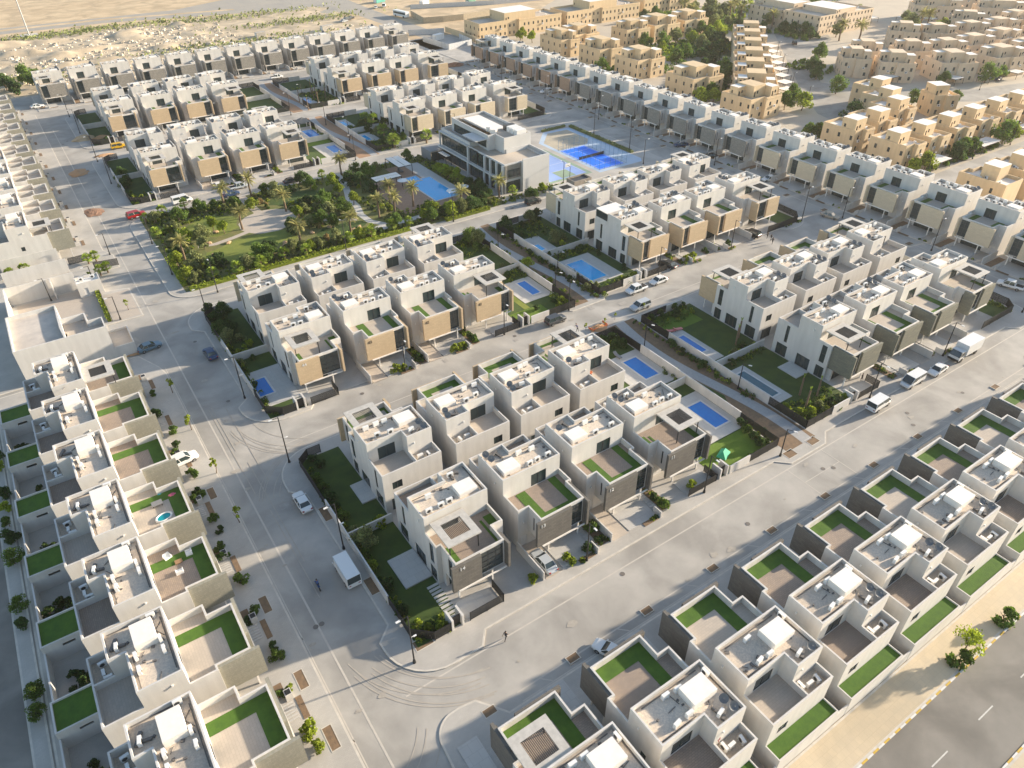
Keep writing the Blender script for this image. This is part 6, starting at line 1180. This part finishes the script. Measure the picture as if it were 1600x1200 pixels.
# ---------------------------------------------------------------- people
def person(x,y,z,rz,shirt,trous,label,walk=.35,arms=(-.3,.3),lean=0,seat=False,hair=(.02,.015,.01)):
    import bmesh
    J = [(0,0,.98),(0,lean*.3,1.25),(0,lean*.5,1.45),(0,lean*.55,1.56),(0,lean*.6+.02,1.70)]; rad = [.14,.15,.12,.06,.10]
    E = [(0,1),(1,2),(2,3),(3,4)]; top = len(J); J.append((0,lean*.6+.02,1.78)); rad.append(.075); E.append((4,top))
    for sg, a in ((-1,walk),(1,-walk)):
        i = len(J); k = (.10*sg, a*.45 if not seat else .42, .52 if not seat else .86); f = (.11*sg, a*.95 if not seat else .45, .08 if not seat else .42)
        J += [(.10*sg,0,.92),k,f,(f[0],f[1]+.14,.05 if not seat else .38)]; rad += [.095,.06,.045,.04]; E += [(0,i),(i,i+1),(i+1,i+2),(i+2,i+3)]
    for sg, a in ((-1,arms[0]),(1,arms[1])):
        i = len(J); J += [(.19*sg,lean*.5,1.43),(.24*sg,lean*.5+a*.4,1.18),(.25*sg,lean*.5+a*1.1,.95+abs(a)*.12),(.25*sg,lean*.5+a*1.2,.86+abs(a)*.14)]; rad += [.06,.045,.035,.04]; E += [(2,i),(i,i+1),(i+1,i+2),(i+2,i+3)]
    me = bpy.data.meshes.new('person'); me.from_pydata([Vector(j) for j in J], E, []); o = bpy.data.objects.new('person', me); col.objects.link(o)
    m = o.modifiers.new('s','SKIN'); sv = me.skin_vertices[0].data
    for i, r_ in enumerate(rad): sv[i].radius = (r_,r_)
    sv[0].use_root = True; m2 = o.modifiers.new('u','SUBSURF'); m2.levels = 1
    dg = bpy.context.evaluated_depsgraph_get(); nm = bpy.data.meshes.new_from_object(o.evaluated_get(dg)); o.modifiers.clear(); o.data = nm
    nm.materials.clear()
    for mm in (mat('shirt_'+label[:12],shirt,.9), mat('trousers_'+label[:12],trous,.9), mat('skin',(.28,.16,.10),.6), mat('hair',hair,.9), mat('shoes',(.03,.03,.03),.7)): nm.materials.append(mm)
    for p in nm.polygons:
        c = p.center; p.use_smooth = True
        p.material_index = 3 if c.z > 1.74 or (c.z > 1.62 and c.y < lean*.6-.03) else (2 if c.z > 1.5 else (4 if c.z < .1 else (1 if c.z < 1.0 and abs(c.x) < .22 else (2 if abs(c.x) > .2 and c.z < 1.12 else 0))))
    h = MB(); h.cyl((0,lean*.6+.0,1.74),(0,lean*.6,1.80),.105,.06,8); h.build('hair', MATS['hair'], o)
    o.location = (x,y,z); o.rotation_euler = (0,0,rz); tag(o,label,'person'); return o
K_, WH, BLU, ORG = (.03,.03,.035),(.6,.6,.58),(.05,.1,.25),(.7,.15,.03)
person(28.8,44.9,.03,R(-70),K_,K_,'person in dark clothes walking across the wide street',.4)
person(144.7,101.0,.03,R(-90),K_,K_,'person in black, nearest of three walking on the middle street',.35); person(144.9,102.3,.12,R(-80),(.2,.15,.1),K_,'person in brown, right-hand of three walking on the middle street',.35); person(143.6,99.6,.03,R(-80),K_,(.04,.04,.06),'person in dark clothes in front of the other two on the middle street',.35)
person(112.0,52.8,.2,R(180),BLU,K_,'person in blue shirt under the overhang behind the delivery van',.1)
person(70.2,83.9,9.72,R(40),(.06,.06,.12),K_,'worker crouching by an air conditioner on a roof terrace',.2,lean=.5); person(66.5,75.3,6.3,R(120),ORG,(.1,.1,.12),'worker in orange shirt on a back terrace',.15)
person(37.6,19.3,6.3,R(0),(.3,.05,.05),K_,'person in red-brown top in the shaded doorway of a lower-right terrace',.1)
o = thing('motorcycle', (12.5,65.6,.03), R(90)); b = MB()
for sx in (-.62,.65): b.cyl((sx,-.06,.3),(sx,.06,.3),.3,.3,14)
b.build('wheels', MATS['tyre'], o); b = MB(); b.v = [(-.55,-.13,.5),(.35,-.13,.5),(.35,.13,.5),(-.55,.13,.5),(-.7,-.12,.78),(.3,-.13,.85),(.3,.13,.85),(-.7,.12,.78)]; b.f = [[4,5,6,7],[0,1,5,4],[1,2,6,5],[2,3,7,6],[3,0,4,7],[3,2,1,0]]; b.m = [0]*6; b.cyl((.65,0,.3),(.42,0,1.0),.035,.035,6); b.cyl((.42,-.33,1.0),(.42,.33,1.0),.02,.02,6); b.build('body', PBL, o); tag(o,'dark motorcycle riding up the shaded left street','motorcycle')
person(12.5,65.45,.03,0,BLU,K_,'motorcyclist in blue on the shaded left street',0,arms=(.45,.45),lean=.25,seat=True)
# ---------------------------------------------------------------- street lamps
def lamp(x, y, h, ang, label_zone, arm=1.0, two=False):
    o = thing('street_lamp', (x,y,.12), ang); b = MB(); b.cyl((0,0,0),(0,0,h),.11,.075,8); b.build('pole', BLACK, o); b = MB(); b.cyl((0,0,0),(0,0,.5),.22,.16,10); b.build('base', BLACK, o)
    b = MB(); b.box(-.02,arm,-.03,.03,h-.08,h-.01); b.build('arm', BLACK, o); b = MB(); b.box(arm-.1,arm+.5,-.12,.12,h-.12,h-.03); b.build('lamp_head', WHITEM, o)
    if two: b = MB(); b.box(-.5,.02,-.03,.03,h*.55,h*.55+.06); b.box(-.75,-.35,-.1,.1,h*.55-.05,h*.55+.02); b.build('lower_lamp', WHITEM, o)
    later(o,'black street lamp, {k} from left '+label_zone,'street lamp','black street lamps','lamp'+label_zone); return o
for x,y,h,a in [(17.9,48.5,9.2,180),(18,69.8,9,180),(18,91.3,9.3,180),(17.4,112,9,180)]: lamp(x,y,h,R(a),'along the left street beside the central block',two=True)
for x,y in [(44.9,48.9),(67.8,49.0),(109.1,49.0),(132.1,49.0),(160.7,48.6)]: lamp(x,y,7.5,R(-90),'on the far side of the wide near street')
for x,y in [(44.9,102.9),(67.1,102.9),(83.5,103),(109,103),(133.1,103.3)]: lamp(x,y,7.5,R(-90),'along the middle street')
for x,y in [(83.9,47.9),(91.9,64),(87.0,83.5)]: lamp(x,y,5.6,R(-60),'on the footpath of the central block')
for x,y in [(85.9,111),(92.2,118.5),(86.0,134)]: lamp(x,y,5.0,R(-60),'on the footpath below the courts')
for x,y,h in [(160.2,104,9),(170.5,99.2,8),(171.8,75.4,8),(171.5,50,8),(160.2,188.7,9),(160.2,170.8,9),(154.7,158.2,7.5),(171.5,145,8),(171.5,200,8),(171.5,232,8),(171.5,262,8)]: lamp(x,y,h,R(0),'along the cross street of the long row')
for x,y,h in [(125,159.4,6.5),(86,155.3,7.5),(56.3,156,7.5),(24.5,153.2,7.5)]: lamp(x,y,h,R(90),'along the street below the palm park')
for x,y in [(18.2,167.4),(18.1,186.8),(19.6,142.7)]: lamp(x,y,7.5,R(180),'on the left edge of the palm park')
for x,y in [(17.3,312.4),(17.4,290.1),(17.4,257),(17.4,235),(60,270),(84,268),(84,212),(120,212),(90,230),(90,250),(92,276)]: lamp(x,y,8,R(180),'among the upper-left blocks')
for x,y in [(4.4,153.2),(-6.5,170.0),(8.3,186.5),(2.6,170.5)]: lamp(x,y,5.5,R(180),'around the paved forecourt at left')
for x,y in [(215,103.4),(240,103.4),(262,103.4),(285,103.4),(244,168),(255,184),(275,205),(292,222),(262,160),(316,143)]: lamp(x,y,7,R(0),'in the tan estate')
# white-strip carports of the tan estate
for i,(x,y) in enumerate([(222.5,106.2),(250,106.2),(278,106.2),(306,106.2)]): later(canopy(x-4.5,y-2.4,x+5.5,y+2.2,2.5,None,strips=5,name='carport'),'striped white carport, {k} from left below the near tan row','carport','carports','cp1')
for i in range(9):
    t = i/9; later(canopy(239+t*66,171.5+t*66,244.5+t*66,176.5+t*66,2.4,None,strips=2,name='carport'),'white carport, {k} from left beside the slanting tan terrace','carport','carports','cp2')
for (x,y) in [(297,170),(316,154),(329,147.5),(345,145),(410,236),(418,226),(425,216),(396,246),(262,155)]: later(canopy(x-3,y-2.4,x+3,y+2.4,2.4,None,strips=2,name='carport'),'white carport, {k} from left among the hazy pale villas','carport','carports','cp3')
for (x,y) in [(214.5,250),(214,230),(214.3,210),(214,193),(205,184)]: later(canopy(x-7,y-2.2,x-1.5,y+2.4,2.3,None,strips=2,name='carport'),'white carport roof, {k} from left behind the grey villas','carport','carports','cp4')
# ---------------------------------------------------------------- labels that single out
groups = {}
for o, desc, cat, group, key in PENDING: groups.setdefault((key, desc if '{k}' not in desc else key), []).append((o, desc, cat, group))
ORD = lambda n: {1:'first',2:'second',3:'third',4:'fourth',5:'fifth',6:'sixth',7:'seventh',8:'eighth',9:'ninth',10:'tenth',11:'eleventh',12:'twelfth'}.get(n, f"{n}{'th' if 10 < n % 100 < 14 else {1:'st',2:'nd',3:'rd'}.get(n%10,'th')}")
for (key, _), lst in groups.items():
    front = any('from front' in d for _, d, _, _ in lst)
    lst.sort(key=(lambda t: -photo_xy(*t[0].location)[1]) if front else (lambda t: photo_xy(*t[0].location)[0]))
    for i, (o, desc, cat, group) in enumerate(lst):
        o['label'] = ' '.join(desc.replace('{k}', ORD(i+1)).split()[:16]); o['category'] = cat
        if group: o['group'] = group
# ---------------------------------------------------------------- air
HAZE = True
if HAZE:
    b = MB(); b.box(-900,1300,-300,1500,-1,81); hz = b.build('haze', []); hz['kind'] = 'stuff'
    m = bpy.data.materials.new('haze_air'); m.use_nodes = True; t = m.node_tree; t.nodes.clear()
    ou = t.nodes.new('ShaderNodeOutputMaterial'); pv = t.nodes.new('ShaderNodeVolumePrincipled'); pv.inputs['Color'].default_value = (.95,.90,.82,1); pv.inputs['Density'].default_value = .00010; pv.inputs['Anisotropy'].default_value = .3
    t.links.new(pv.outputs[0], ou.inputs['Volume']); hz.data.materials.append(m)
